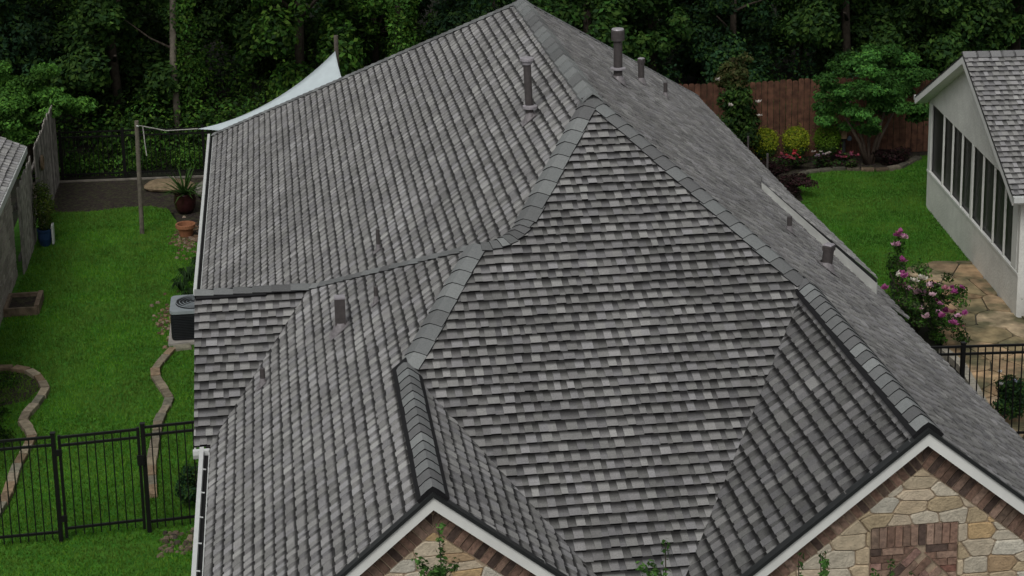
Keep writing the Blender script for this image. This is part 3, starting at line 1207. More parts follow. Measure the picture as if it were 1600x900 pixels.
# front wall facing the camera
b = MB()
b.prism([NW(-.004, 0, .003), NW(-.004, 2.42, .003), NW(-.004, 2.42, -6), NW(-.004, 0, -6)], DD * .1)
b.build('front_wall', M_SIDING, nb)
b = MB()
b.prism([NW(-.02, .05, -.3), NW(-.02, 2.1, -.3), NW(-.02, 2.1, -1.2), NW(-.02, .05, -1.2)], DD * .012)
b.build('door', M_WHITE, nb)
b = MB()
for k in range(6):
    aa = k / 6 * 2 * math.pi
    c = NW(-.045, 1.75, -.16)
    b.prism([c, c + XX * (.07 * math.cos(aa)) + Vector((0, 0, .07 * math.sin(aa))), c + XX * (.07 * math.cos(aa + .5)) + Vector((0, 0, .07 * math.sin(aa + .5)))], DD * .02)
pq = b.build('wall_ornament', mat('blue_enamel', (.08, .22, .42), .4))
tag(pq, 'small blue star ornament on the white porch corner', 'ornament')
# roof: two slopes, ridge along the depth of the house
OFF, DEEP = .25, 7.0
for sgn in (-1, 1):
    end = AP_S + sgn * (AP_S + .28)
    if sgn == -1:
        TABS = []
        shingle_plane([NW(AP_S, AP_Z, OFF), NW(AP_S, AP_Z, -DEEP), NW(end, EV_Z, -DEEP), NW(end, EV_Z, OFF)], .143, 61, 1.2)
        b = MB()
        for pa, mb in TABS:
            n0 = len(b.v)
            b.v.extend(mb.v)
            b.f.extend([tuple(i + n0 for i in f) for f in mb.f])
            b.c.extend(mb.c)
        b.build('shingle_field', M_SH, nb, kind='stuff')
    b = MB()
    b.prism([NW(AP_S, AP_Z - .012, OFF), NW(AP_S, AP_Z - .012, -DEEP), NW(end, EV_Z - .012, -DEEP), NW(end, EV_Z - .012, OFF)], (0, 0, -.05))
    b.build('roof_deck', M_DRIP, nb)
    # fascia on the rake
    b = MB()
    b.prism([NW(AP_S, AP_Z - .04, OFF), NW(end, EV_Z - .04, OFF), NW(end, EV_Z - .19, OFF), NW(AP_S, AP_Z - .20, OFF)], XX * .025)
    b.build('rake_board', M_WHITE, nb)
    b = MB()
    b.prism([NW(AP_S, AP_Z - .17, OFF - .026), NW(end, EV_Z - .17, OFF - .026), NW(end, EV_Z - .17, -.0), NW(AP_S, AP_Z - .17, 0)], (0, 0, -.012))
    b.build('soffit', M_WHITE, nb)
    b = MB()
    b.prism([NW(end, EV_Z - .03, OFF), NW(end, EV_Z - .16, OFF), NW(end, EV_Z - .16, -DEEP), NW(end, EV_Z - .03, -DEEP)], DD * (.03 * sgn))
    b.build('eave_board', M_WHITE, nb)
    b = MB()
    q0 = NW(end, EV_Z - .015, OFF)
    b.prism([q0, q0 + DD * sgn * .11, q0 + DD * sgn * .11 + Vector((0, 0, -.1)), q0 + Vector((0, 0, -.1))], XX * (DEEP + OFF))
    b.build('gutter', M_GUT, nb)
nR = random.Random(62)
for i in range(int(DEEP / .24)):
    s0, s1 = OFF - i * .24, OFF - (i + 1.2) * .24
    b = MB()
    b.prism([NW(AP_S - .15, AP_Z - .15 * slope + .03, s0), NW(AP_S, AP_Z + .045, s0), NW(AP_S + .15, AP_Z - .15 * slope + .03, s0), NW(AP_S, AP_Z + .02, s0)], XX * (s0 - s1))
    c = .19 * nR.uniform(.85, 1.1)
    b.build('ridge_cap', M_CAP, nb, color=(c, c, c))

# ---------------------------------------------------------------- stone house at the left edge
lh = thing('neighbour_house', 'grey stone corner of a neighbouring house at the left edge', 'house', (0, 0, 0))
b = MB()
b.box((-14.5, 4.0, 0), (-9.15, 14.09, 2.35))
lw = b.build('wall', mat('grey_mortar', (.16, .14, .12), .95, var=.2, scale=30), lh)
rs = random.Random(63)
z = .0
while z < 2.2:
    h = rs.uniform(.13, .2)
    y = 10.0 + rs.uniform(0, .2)
    while y < 14.0:
        w = rs.uniform(.2, .45)
        y1 = min(y + w, 14.09)
        mb = MB()
        dep = rs.uniform(.012, .03)
        pts = [(y + .01, z + .01 + rs.uniform(0, .01)), (y1 - .012, z + .012), (y1 - .01, z + h - .012), (y + .014, z + h - .01 - rs.uniform(0, .01))]
        v = [(-9.15, p[0], p[1]) for p in pts] + [(-9.15 + dep, p[0] * .96 + (y + y1) / 2 * .04, p[1] * .94 + (z + h / 2) * .06) for p in pts]
        mb.mesh_add(v, [(0, 1, 5, 4), (1, 2, 6, 5), (2, 3, 7, 6), (3, 0, 4, 7), (4, 5, 6, 7)])
        f_ = rs.uniform(.7, 1.2)
        mb.build('stone', M_STONE, lw, color=(.36 * f_, .33 * f_, .285 * f_))
        y += w
    z += h
b = MB()
b.prism([(-8.98, 15.35, 2.30), (-8.98, 4, 2.30), (-13.5, 4, 4.6), (-13.5, 15.35, 4.6)], (0, 0, -.05))
b.build('roof_deck', M_DECK, lh)
TABS = []
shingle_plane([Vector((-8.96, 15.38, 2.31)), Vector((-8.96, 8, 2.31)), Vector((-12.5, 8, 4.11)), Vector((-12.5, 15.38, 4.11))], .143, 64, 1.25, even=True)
b = MB()
for pa, mb in TABS:
    n0 = len(b.v)
    b.v.extend(mb.v)
    b.f.extend([tuple(i + n0 for i in f) for f in mb.f])
    b.c.extend(mb.c)
b.build('shingle_field', M_SH, lh, kind='stuff')
b = MB()
b.box((-8.975, 4, 2.17), (-8.93, 15.4, 2.31))
b.build('eave_board', M_GUT, lh)


# ================================================================== VEGETATION
def leaf_cloud(blobs, n, size, palette, seed, up=.35, fill=.55, aspect=.55, droop=0.0, even=False):
    """blobs: (x,y,z,rx,ry,rz); returns verts, faces, colours of n folded leaf quads"""
    g = np.random.default_rng(seed)
    B = np.array(blobs, float)
    vol = B[:, 3] * B[:, 4] * B[:, 5]
    idx = g.choice(len(B), n, p=vol ** .8 / (vol ** .8).sum())
    dirs = g.normal(size=(n, 3))
    dirs /= np.linalg.norm(dirs, axis=1)[:, None]
    rad = fill + (1 - fill) * g.random(n) ** .6
    rad *= 1 + .18 * g.normal(size=n) * (g.random(n) < .3)
    P = B[idx, :3] + dirs * B[idx, 3:] * rad[:, None]
    N = dirs * .7 + np.array([0, 0, up]) + g.normal(size=(n, 3)) * .42
    N /= np.linalg.norm(N, axis=1)[:, None]
    T = np.cross(N, g.normal(size=(n, 3)))
    T /= np.linalg.norm(T, axis=1)[:, None]
    T[:, 2] -= droop
    T /= np.linalg.norm(T, axis=1)[:, None]
    Bn = np.cross(N, T)
    L = (size * g.uniform(.6, 1.35, n))[:, None]
    Wd = L * aspect
    v = np.stack([P - T * L * .5, P + Bn * Wd * .5 + N * L * .06, P + T * L * .5, P - Bn * Wd * .5 + N * L * .06], 1).reshape(-1, 3)
    pal = np.array(palette)
    blobtone = .45 + 1.15 * g.random(len(B)) ** 1.4
    if even:
        blobtone[:] = 1.0
    c = pal[g.integers(0, len(pal), n)] * (g.uniform(.85, 1.15, n) * blobtone[idx])[:, None]
    return v, c


def leaf_object(name, clouds, parent, material=M_LEAF, kind=None):
    v = np.concatenate([c[0] for c in clouds])
    col = np.concatenate([c[1] for c in clouds])
    off = np.array(world_loc(parent)) if parent is not None else np.zeros(3)
    v = v - off
    n = len(v) // 4
    me = bpy.data.meshes.new(name)
    me.vertices.add(4 * n)
    me.vertices.foreach_set('co', v.astype(np.float32).ravel())
    me.loops.add(4 * n)
    me.loops.foreach_set('vertex_index', np.arange(4 * n, dtype=np.int32))
    me.polygons.add(n)
    me.polygons.foreach_set('loop_start', np.arange(0, 4 * n, 4, dtype=np.int32))
    me.update(calc_edges=True)
    at = me.color_attributes.new('tone', 'FLOAT_COLOR', 'CORNER')
    cc = np.ones((n, 4, 4), np.float32)
    cc[:, :, :3] = col[:, None, :]
    at.data.foreach_set('color', cc.ravel())
    me.materials.append(material)
    o = bpy.data.objects.new(name, me)
    link(o, parent)
    if kind:
        o['kind'] = kind
    return o


def blob_crown(cx, cy, cz, rx, ry, rz, k, seed, rmin=.25, rmax=.45, spread=.8):
    g = np.random.default_rng(seed)
    out = []
    for i in range(k):
        d = g.normal(size=3)
        d /= np.linalg.norm(d)
        q = g.random() ** .45
        f = g.uniform(rmin, rmax)
        out.append((cx + d[0] * rx * q * spread, cy + d[1] * ry * q * spread, cz + d[2] * rz * q * spread, rx * f, ry * f, min(rz * f * .8, rx * f)))
    return out


PAL_DARK = [(.028, .068, .016), (.04, .09, .018), (.018, .046, .014), (.055, .108, .02)]
PAL_MID = [(.055, .15, .022), (.075, .185, .025), (.042, .115, .022), (.105, .20, .028)]
PAL_BLUE = [(.025, .065, .03), (.03, .08, .032), (.022, .055, .026)]
PAL_OLIVE = [(.05, .065, .02), (.06, .06, .02), (.035, .055, .015), (.08, .07, .028)]
PAL_LIME = [(.26, .31, .02), (.20, .27, .02), (.30, .33, .03), (.12, .19, .015)]
PAL_PURP = [(.035, .018, .02), (.05, .02, .024), (.03, .02, .016), (.02, .02, .012)]


def trunk(root, pts, rads, name='trunk', material=None):
    b = MB()
    b.tube(pts, rads, 8)
    return b.build(name, material or M_BARK, root, smooth=True)


def branchy(root, base, top, r0, k, seed, spread=1.0):
    g = random.Random(seed)
    base, top = Vector(base), Vector(top)
    b = MB()
    mid = base.lerp(top, .5) + Vector((g.uniform(-.1, .1), g.uniform(-.1, .1), 0))
    b.tube([base - Vector((0, 0, .05)), mid, top], [r0, r0 * .75, r0 * .4], 8)
    for i in range(k):
        f = g.uniform(.35, .95)
        s = base.lerp(top, f)
        a = g.uniform(0, 2 * math.pi)
        L = spread * g.uniform(.4, .9)
        e = s + Vector((math.cos(a) * L, math.sin(a) * L, L * g.uniform(.3, .9)))
        b.tube([s, s.lerp(e, .5) + Vector((0, 0, .05)), e], [r0 * .4, r0 * .28, r0 * .12], 6)
    return b.build('trunk', M_BARK, root, smooth=True)


# --- generic wood behind the gardens: three tree models, copied one by one
def forest_model(i, pal):
    H = (7.5, 8.5, 6.5, 9.0)[i]
    root = thing('woodland_tree', 'dense dark green tree in the depth of the wood behind the gardens', 'tree', (0, 0, 0), 'trees of the wood behind the gardens')
    branchy(root, (0, 0, 0), (.2, .1, H * .8), .13, 9, 70 + i, 1.6)
    bl = blob_crown(0, 0, H * .44, 2.0, 1.8, H * .50, 44, 80 + i, .13, .30)
    leaf_object('crown', [leaf_cloud(bl, 19000, .145, pal, 90 + i, fill=.45)], root)
    return root


models = [forest_model(0, PAL_DARK), forest_model(1, PAL_DARK[1:] + PAL_MID), forest_model(2, PAL_BLUE + PAL_DARK[:2]), forest_model(3, PAL_DARK + PAL_MID[2:3])]
spots = []
g = random.Random(99)
used = [False] * 4
FRONT = ['woodland tree above the bushy tree at the far left', 'woodland tree between the bushy tree and the bare trunk', 'woodland tree left of the bare pale trunk',
         'woodland tree rising behind the shade sail', 'woodland tree behind the high post of the sail', 'woodland tree left of the ivy behind the roof', 'woodland tree behind the tip of the roof',
         'woodland tree behind the drum vent', 'woodland tree above the magnolia', 'woodland tree behind the brown fence between magnolia and crape myrtle',
         'woodland tree above the crape myrtle', 'woodland tree behind the ridge of the white porch', 'woodland tree at the top right corner']
for row, (yy, x0, x1, step) in enumerate(((23.6, -12.5, 17, 2.3), (26.8, -15, 20, 2.8), (30.5, -17, 23, 3.2), (35.5, -19, 27, 3.6))):
    x = x0
    while x < x1:
        spots.append((x + g.uniform(-.5, .5), yy + g.uniform(-.8, .8), row))
        x += step
k0 = 0
for (x, y, row) in spots:
    if row == 0 and (-7.0 < x < -5.2 or -1.5 < x < .0):
        continue
    i = g.choice((1, 2, 1, 0)) if x < 3 else g.choice((0, 3, 2))
    if used[i]:
        o = copy_tree(models[i])
    else:
        o, used[i] = models[i], True
    if row == 0 and k0 < len(FRONT):
        o['label'] = FRONT[k0]
        k0 += 1
    else:
        o['label'] = 'dense dark green tree in the depth of the wood behind the gardens'
    o.location = (x, y, 0)
    o.rotation_euler = (0, 0, g.uniform(0, 6.28))
    s = g.uniform(.8, 1.15)
    o.scale = (s, s, s * g.uniform(.9, 1.1))

# low growth along the wood's edge and between the trunks
bl = []
for i in range(420):
    x = g.uniform(-14, 17)
    y = (21.5 if x < 4 else 20.2) + g.random() ** 1.6 * 12
    h = g.uniform(.5, 1.3) + (y - 20) * .09
    bl.append((x, y, h * .55, g.uniform(.35, .9), g.uniform(.35, .7), h * .6))
bl2 = [q for q in bl if q[0] < 3]
bl3 = [q for q in bl if q[0] >= 3]
uo = leaf_object('undergrowth', [leaf_cloud(bl2, 70000, .115, PAL_DARK + PAL_MID, 121, fill=.35), leaf_cloud(bl3, 40000, .115, PAL_DARK + PAL_BLUE, 122, fill=.35)], None)
uo['kind'] = 'stuff'
bl = [(g.uniform(-10, -4.5), 21.0 + g.random() * .8, .18, .35, .25, .3) for _ in range(60)]
uc = leaf_object('ground_cover', [leaf_cloud(bl, 9000, .08, PAL_MID + [(.07, .15, .03)], 123, fill=.3)], None)
uc['kind'] = 'stuff'
uc['label'] = 'bright low ground cover just behind the low metal fence'
uo['label'] = 'dark leafy undergrowth along the edge of the wood'

# ivy-clad trunks
def ivy(x, y, h, rad, label, seed, lean=0.0):
    root = thing('ivy_clad_tree', label, 'tree', (x, y, 0))
    trunk(root, [(x, y, 0), (x + lean * .5, y, h * .5), (x + lean, y, h)], [.17, .14, .1])
    g_ = np.random.default_rng(seed)
    bls = []
    for i in range(26):
        z = h * (i + .5) / 26
        bls.append((x + lean * z / h + g_.uniform(-.15, .15), y - .15 + g_.uniform(-.15, .15), z, rad * g_.uniform(.6, 1.2), rad * .9, rad * 1.2))
    leaf_object('ivy', [leaf_cloud(bls, 7000, .10, PAL_MID + [(.05, .13, .02)], seed, fill=.6)], root)


ivy(-5.95, 23.0, 5.6, .36, 'bright green ivy climbing a trunk above the shade sail', 131)
ivy(-.85, 23.4, 6.0, .40, 'bright green ivy climbing a trunk behind the top of the roof', 132, .3)
root = thing('bare_trunk', 'bare pale tree trunk just left of the bright ivy column', 'tree', (-6.2, 22.7, 0))
trunk(root, [(-6.25, 22.7, 0), (-6.3, 22.7, 2.2), (-6.2, 22.7, 4.0), (-6.1, 22.7, 6.0)], [.1, .085, .075, .06], material=mat('pale_bark', (.16, .14, .11), .95, var=.3, scale=10))
b = MB()
b.tube([(-6.3, 22.7, 2.6), (-6.8, 22.6, 2.9), (-7.4, 22.6, 3.4)], [.03, .02, .01], 6)
b.build('branch', M_BARK, root)

# big light-green shrub tree behind the left fence
root = thing('garden_tree', 'bushy mid green tree leaning over the weathered grey fence', 'tree', (-9.7, 20.9, 0))
branchy(root, (-9.7, 20.9, 0), (-9.5, 20.7, 2.4), .09, 8, 140, .8)
bl = blob_crown(-9.7, 20.6, 1.95, 1.75, 1.0, 1.05, 46, 141, .14, .28, .92)
leaf_object('crown', [leaf_cloud(bl, 24000, .09, [(.075, .19, .03), (.10, .23, .034), (.06, .155, .028), (.05, .135, .026)], 142, fill=.3)], root)

# magnolia-like tree by the right rear corner of the house
root = thing('magnolia_tree', 'dark magnolia with bronze top and few pale blossoms beside the roof', 'tree', (6.5, 18.2, 0))
trunk(root, [(6.5, 18.2, 0), (6.52, 18.2, 1.4), (6.48, 18.2, 2.7)], [.07, .05, .02])
bl = blob_crown(6.5, 18.2, 1.35, .72, .65, 1.1, 26, 151, .25, .45)
bt = blob_crown(6.48, 18.2, 2.45, .62, .5, .52, 18, 152, .25, .42)
leaf_object('crown', [leaf_cloud(bl, 6500, .10, PAL_DARK + [(.03, .05, .012)], 153, fill=.5), leaf_cloud(bt, 3000, .09, PAL_OLIVE, 154, fill=.45)], root)


def bloom_mesh(name, petals, size, seed):
    g_ = random.Random(seed)
    b = MB()
    for i in range(petals):
        a = i * 2.4
        tilt = g_.uniform(.15, 1.2)
        d = Vector((math.cos(a) * math.cos(tilt), math.sin(a) * math.cos(tilt), math.sin(tilt)))
        s = Vector((-math.sin(a), math.cos(a), 0))
        L = size * g_.uniform(.7, 1.1)
        w = L * .45
        n = d.cross(s)
        p = d * L * .15
        b.poly([p, p + d * L * .5 + s * w, p + d * L + n * L * .1, p + d * L * .5 - s * w])
    return b


def blooms(root, spots_, colors, size, seed, petals=14):
    g_ = random.Random(seed)
    for i, p in enumerate(spots_):
        b = bloom_mesh('bloom', petals, size * g_.uniform(.75, 1.2), seed + i)
        o = b.build('bloom', M_PETAL, None)
        o.parent = root
        o.location = Vector(p) - world_loc(root)
        c = g_.choice(colors)
        o.color = (*c, 1)


blooms(root, [(6.27, 17.65, 1.78), (6.9, 17.6, 1.84), (6.97, 17.7, 1.5), (6.0, 17.8, 2.35)], [(.5, .42, .34), (.6, .55, .5)], .075, 155, 10)

# crape myrtle
root = thing('crape_myrtle', 'spreading green crape myrtle in front of the brown fence', 'tree', (9.8, 18.45, 0))
b = MB()
for k, (dx, dy) in enumerate(((-.45, .05), (.0, .1), (.35, -.05), (.75, .1), (-.8, -.1))):
    b.tube([(9.8 + dx * .1, 18.45 + dy * .1, 0), (9.8 + dx * .35, 18.45 + dy, .55), (9.8 + dx * 1.1, 18.45 + dy * 2, 1.6)], [.05, .04, .018], 7)
b.build('trunk', mat('smooth_pale_bark', (.09, .065, .05), .8, var=.25, scale=10), root, smooth=True)
bl = blob_crown(9.85, 18.4, 1.80, 1.55, 1.1, 1.0, 80, 161, .10, .22, 1.0)
leaf_object('crown', [leaf_cloud(bl, 26000, .08, [(.05, .15, .03), (.065, .18, .034), (.042, .12, .028), (.075, .19, .032)], 162, fill=.2)], root)


# round clipped shrubs
for k, (x, pal, lab) in enumerate(((7.39, PAL_LIME, 'round lime green shrub nearest the roof in the rear bed'),
                                   (8.13, PAL_LIME, 'round lime green shrub in the middle of the three'),
                                   (8.88, [(.10, .20, .015), (.08, .17, .015), (.12, .21, .02)], 'round darker green shrub beside the small garden post'))):
    root = thing('round_shrub', lab, 'shrub', (x, 18.75, 0), 'clipped shrubs in front of the brown fence')
    trunk(root, [(x, 18.75, 0), (x, 18.75, .35)], [.03, .02], 'stem')
    leaf_object('foliage', [leaf_cloud([(x, 18.75, .60, .31, .31, .31)], 2600, .05, pal, 170 + k, fill=.8, even=True), leaf_cloud([(x, 18.75, .42, .28, .28, .22)], 900, .05, PAL_DARK, 175 + k, fill=.8, even=True)], root)

# flower bed plants
bedg = random.Random(44)
flow = [((8.0, 18.35), (.55, .06, .07), 'coral red flowers in the rear bed before the middle shrub'),
        ((8.62, 18.3), (.45, .3, .3), 'small pink and white flowers before the darker round shrub'),
        ((9.15, 18.15), (.30, .06, .09), 'low dark red flowers at the front of the rear bed'),
        ((7.65, 18.2), (.30, .07, .09), 'dusky red flowers at the left end of the rear bed')]
for k, ((x, y), c, lab) in enumerate(flow):
    root = thing('flowering_plant', lab, 'flowers', (x, y, 0), 'flowers of the rear bed')
    bl = blob_crown(x, y, .2, .30, .22, .17, 8, 180 + k, .35, .55)
    leaf_object('foliage', [leaf_cloud(bl, 1400, .055, PAL_DARK + PAL_PURP, 185 + k, fill=.4)], root)
    blooms(root, [(x + bedg.uniform(-.24, .24), y + bedg.uniform(-.2, .1), .3 + bedg.uniform(0, .12)) for _ in range(9)], [c, (c[0] * .7, c[1] * .8, c[2]), (.5, .45, .4) if k == 1 else c], .06, 190 + 20 * k, 9)
for k, (x, y, rx, h, lab) in enumerate(((10.35, 18.45, .6, .4, 'low dark red leaved shrub under the crape myrtle'), (7.35, 16.3, .55, .55, 'dark purple shrub peeping over the right eave of the roof'),
                                        (7.0, 17.3, .55, .6, 'purple leaved shrub beside the lawn corner below the magnolia'))):
    root = thing('purple_shrub', lab, 'shrub', (x, y, 0))
    trunk(root, [(x, y, 0), (x, y, h * .5)], [.03, .02], 'stem')
    bl = blob_crown(x, y, h * .55, rx, rx * .7, h * .5, 12, 230 + k, .3, .5)
    leaf_object('foliage', [leaf_cloud(bl, 3000, .06, PAL_PURP, 235 + k, fill=.45)], root)
# small post with a tan box
root = thing('garden_post', 'dark garden post with tan box on top beside the darker round shrub', 'post', (9.27, 18.75, 0))
b = MB()
b.lathe([(.09, 0), (.09, .05), (.05, .09), (.045, .5), (.08, .56), (0, .56)], (9.27, 18.75, 0), 12)
b.build('pedestal', mat('dark_bronze', (.03, .032, .035), .6), root)
b = MB()
b.box((9.19, 18.68, .57), (9.32, 18.81, .78))
b.box((9.17, 18.66, .78), (9.34, 18.83, .81))
b.build('box', mat('tan_box', (.30, .20, .12), .8, var=.2), root)
b = MB()
b.lathe([(0, 0), (.05, .02), (.06, .07), (.03, .12), (0, .13)], (9.40, 18.72, .5), 10)
b.build('globe', mat('blue_glass', (.12, .16, .22), .2), root)
# brown edging of the rear bed
edging([(7.72, 17.15), (8.0, 17.93), (8.85, 18.14), (9.4, 18.0), (9.9, 17.8), (10.4, 17.97), (10.9, 18.5), (11.3, 18.85)],
       'brown stone edging between the right lawn and the flower bed', 53, .45)

# ---------------------------------------------------------------- flagstone patio (Voronoi cells cut as slabs)
PATIO = [(7.0, 3.4), (9.9, 3.4), (9.9, 8.3), (9.25, 8.45), (9.56, 11.5), (8.87, 11.64), (8.26, 11.37), (7.72, 10.74), (7.9, 9.6), (7.75, 8.6), (7.45, 7.3), (7.4, 5.6)]
po = sheet('patio', PATIO, .006, mat('patio_joint', (.06, .055, .04), .95, var=.3, scale=15))
gs = random.Random(77)
seeds = []
y = 3.5
while y < 11.7:
    x = 6.8 + gs.uniform(0, .3)
    while x < 9.9:
        seeds.append((x + gs.uniform(-.22, .22), y + gs.uniform(-.32, .32)))
        x += gs.uniform(.35, .95)
    y += .62


def inside(p, poly):
    c = False
    n = len(poly)
    for i in range(n):
        x1, y1 = poly[i]
        x2, y2 = poly[(i + 1) % n]
        if (y1 > p[1]) != (y2 > p[1]) and p[0] < (x2 - x1) * (p[1] - y1) / (y2 - y1) + x1:
            c = not c
    return c


FC = [(.44, .29, .17), (.46, .34, .22), (.36, .23, .13), (.38, .27, .16), (.40, .31, .2), (.40, .20, .08), (.28, .22, .12), (.26, .18, .11), (.44, .30, .17), (.24, .19, .10)]
for i, s0 in enumerate(seeds):
    cell = list(PATIO)
    for jj, s1 in enumerate(seeds):
        if i == jj:
            continue
        dx, dy = s1[0] - s0[0], s1[1] - s0[1]
        L = math.hypot(dx, dy)
        if L < 2.2:
            cell = clip(cell, dx / L, dy / L, (dx * (s0[0] + s1[0]) / 2 + dy * (s0[1] + s1[1]) / 2) / L - .013)
            if len(cell) < 3:
                break
    if len(cell) < 3 or abs(area2(cell)) < .02 or max(math.hypot(p[0] - s0[0], p[1] - s0[1]) for p in cell) > 1.3:
        continue
    # soften corners by cutting each one
    pts = []
    n_ = len(cell)
    for q in range(n_):
        p, a, c = cell[q], cell[q - 1], cell[(q + 1) % n_]
        k1, k2 = gs.uniform(.04, .22), gs.uniform(.04, .22)
        pts.append((p[0] * (1 - k1) + a[0] * k1, p[1] * (1 - k1) + a[1] * k1))
        pts.append((p[0] * (1 - k2) + c[0] * k2, p[1] * (1 - k2) + c[1] * k2))
    h = .035 + gs.uniform(0, .014)
    mb = MB()
    mb.prism([(p[0], p[1], -.005) for p in pts], (0, 0, h))
    c = gs.choice(FC)
    f_ = gs.uniform(.8, 1.15)
    mb.build('flagstone', M_FLAG, po, color=(c[0] * f_, c[1] * f_, c[2] * f_))

# flowering bush by the patio
root = thing('flowering_bush', 'large rose bush with pink, magenta and white blooms beside the patio', 'bush', (7.3, 8.2, 0))
b = MB()
for k in range(7):
    a = k * .9
    b.tube([(7.3, 8.2, 0), (7.3 + .25 * math.cos(a), 8.2 + .4 * math.sin(a), .5), (7.3 + .45 * math.cos(a), 8.2 + .9 * math.sin(a), 1.0)], [.02, .014, .006], 5)
b.build('stem', M_BARK, root)
bl = blob_crown(7.35, 8.0, .62, .72, 1.45, .62, 40, 241, .12, .26, 1.0)
bl += [(7.35, 9.6, .75, .2, .2, .35), (7.45, 9.7, 1.1, .12, .12, .2)]
leaf_object('foliage', [leaf_cloud(bl, 7000, .06, PAL_DARK + PAL_MID[:2] + [(.07, .09, .04)], 242, fill=.2)], root)
gb = random.Random(243)
sp = []
for i in range(46):
    bb = bl[gb.randrange(len(bl))]
    a, e2 = gb.uniform(0, 6.28), gb.uniform(.3, 1.4)
    sp.append((bb[0] + bb[3] * math.cos(a) * math.cos(e2), bb[1] + bb[4] * math.sin(a) * math.cos(e2) - .05, bb[2] + bb[5] * math.sin(e2) + .03))
sp += [(7.42, 9.7, 1.32), (7.5, 9.65, 1.24), (7.36, 9.6, 1.12), (7.44, 9.62, 1.38)]
blooms(root, sp, [(.55, .22, .40), (.42, .10, .28), (.6, .34, .46), (.36, .07, .24), (.7, .66, .58), (.5, .2, .26), (.62, .42, .48)], .09, 244, 12)

# bush and pot at the right edge
root = thing('garden_bush', 'small green bush with pale flowers behind the patio fence', 'bush', (7.45, 4.4, 0))
leaf_object('foliage', [leaf_cloud(blob_crown(7.45, 4.4, .35, .45, .45, .35, 12, 251, .3, .5), 3000, .06, PAL_DARK + PAL_BLUE, 252, fill=.4)], root)
blooms(root, [(7.2, 4.2, .66), (7.4, 4.15, .72), (7.65, 4.2, .66), (7.3, 4.5, .74)], [(.30, .33, .42), (.5, .5, .5)], .06, 253, 9)
root = thing('flower_pot', 'grey pot of mixed flowers at the near corner of the white porch', 'pot', (9.5, 8.0, 0))
b = MB()
b.lathe([(0, 0), (.14, 0), (.19, .3), (.21, .34), (.18, .34), (.17, .28), (0, .28)], (9.5, 8.0, .02), 18)
b.build('pot', mat('grey_pot', (.08, .08, .085), .6), root)
leaf_object('foliage', [leaf_cloud([(9.5, 8.0, .46, .27, .27, .18)], 900, .06, PAL_MID, 255, fill=.5)], root)
blooms(root, [(9.35, 7.85, .62), (9.42, 7.8, .55), (9.55, 7.85, .64), (9.3, 8.0, .56), (9.38, 7.76, .46)], [(.5, .4, .1), (.6, .6, .55), (.5, .48, .4)], .05, 256, 9)
rb = MB()
rs2 = random.Random(258)
root = thing('stone_edging', 'pale block edging between the patio and the fence on the right', 'edging', (0, 0, 0))
pts = resample([(7.35, 7.1), (7.42, 6.4), (7.25, 5.3), (7.05, 4.0)], .4)
for i in range(len(pts) - 1):
    a, bb = pts[i], pts[i + 1]
    dd_ = (bb - a).normalized()
    s = Vector((-dd_.y, dd_.x, 0)) * .07
    mb = MB()
    mb.prism([a - s + dd_ * .008, bb - s - dd_ * .008, bb + s - dd_ * .008, a + s + dd_ * .008], (0, 0, .13))
    mb.build('edging_stone', M_PAVER, root, color=(.30, .28, .23))

# ---------------------------------------------------------------- left garden things
# air conditioner
root = thing('air_conditioner', 'dark grey air conditioner with pale top beside the left wing', 'air conditioner', (-5.5, 10.25, 0))
b = MB()
b.box((-5.98, 9.78, 0), (-4.9, 10.8, .06))
b.build('pad', M_CONC, root)
b = MB()
n_ = 12


def rrect(x0, y0, x1, y1, rad, z):
    out = []
    for (cx, cy, a0) in ((x1 - rad, y0 + rad, -90), (x1 - rad, y1 - rad, 0), (x0 + rad, y1 - rad, 90), (x0 + rad, y0 + rad, 180)):
        for k in range(4):
            a = math.radians(a0 + 30 * k)
            out.append((cx + rad * math.cos(a), cy + rad * math.sin(a), z))
    return out


b.prism(rrect(-5.91, 9.88, -5.1, 10.69, .09, .065), (0, 0, .5))
b.build('cabinet', M_ACB, root)
for k in range(14):
    z = .10 + k * .031
    b = MB()
    b.prism(rrect(-5.922, 9.868, -5.088, 10.702, .095, z), (0, 0, .012))
    b.build('louvre', M_ACB, root)
b = MB()
b.prism(rrect(-5.93, 9.86, -5.08, 10.71, .1, .566), (0, 0, .055))
top = b.build('top_cover', M_ACT, root)
b = MB()
b.lathe([(.33, 0), (.33, .012), (.30, .016), (0, .016)], (-5.505, 10.285, .622), 24)
b.build('fan_opening', M_ACB, top)
for k in range(5):
    b = MB()
    rr2 = .07 + k * .062
    b.lathe([(rr2, 0), (rr2 + .008, .006), (rr2, .012)], (-5.505, 10.285, .643), 24)
    b.build('guard_ring', M_ACT, top)

# shade sail with its posts
PA = Vector((-6.8, 16.37, 0))
PB = Vector((-2.5, 17.9, 0))
root = thing('sail_post', 'weathered wooden post standing on the left lawn holding the sail rope', 'post', PA)
b = MB()
b.tube([(-6.82, 16.37, 0), (-6.80, 16.37, 1.3), (-6.78, 16.37, 2.48)], [.05, .048, .045], 10)
b.build('pole', mat('post_wood', (.13, .115, .09), .9, var=.3, scale=12), root)
b = MB()
b.tube([(-6.78, 16.33, 2.38), (-6.74, 16.30, 2.38)], .015, 6)
b.build('hook', M_GUT, root)
root = thing('sail_post', 'wooden post behind the roof at the high corner of the sail', 'post', PB)
b = MB()
b.tube([(-2.5, 17.92, 0), (-2.49, 17.92, 3.77)], [.055, .05], 10)
b.build('pole', mat('post_wood_b', (.10, .085, .07), .9, var=.3, scale=12), root)
root = thing('shade_sail', 'pale triangular shade sail stretched between two posts behind the roof', 'shade sail', (-4.5, 17.3, 2.2))
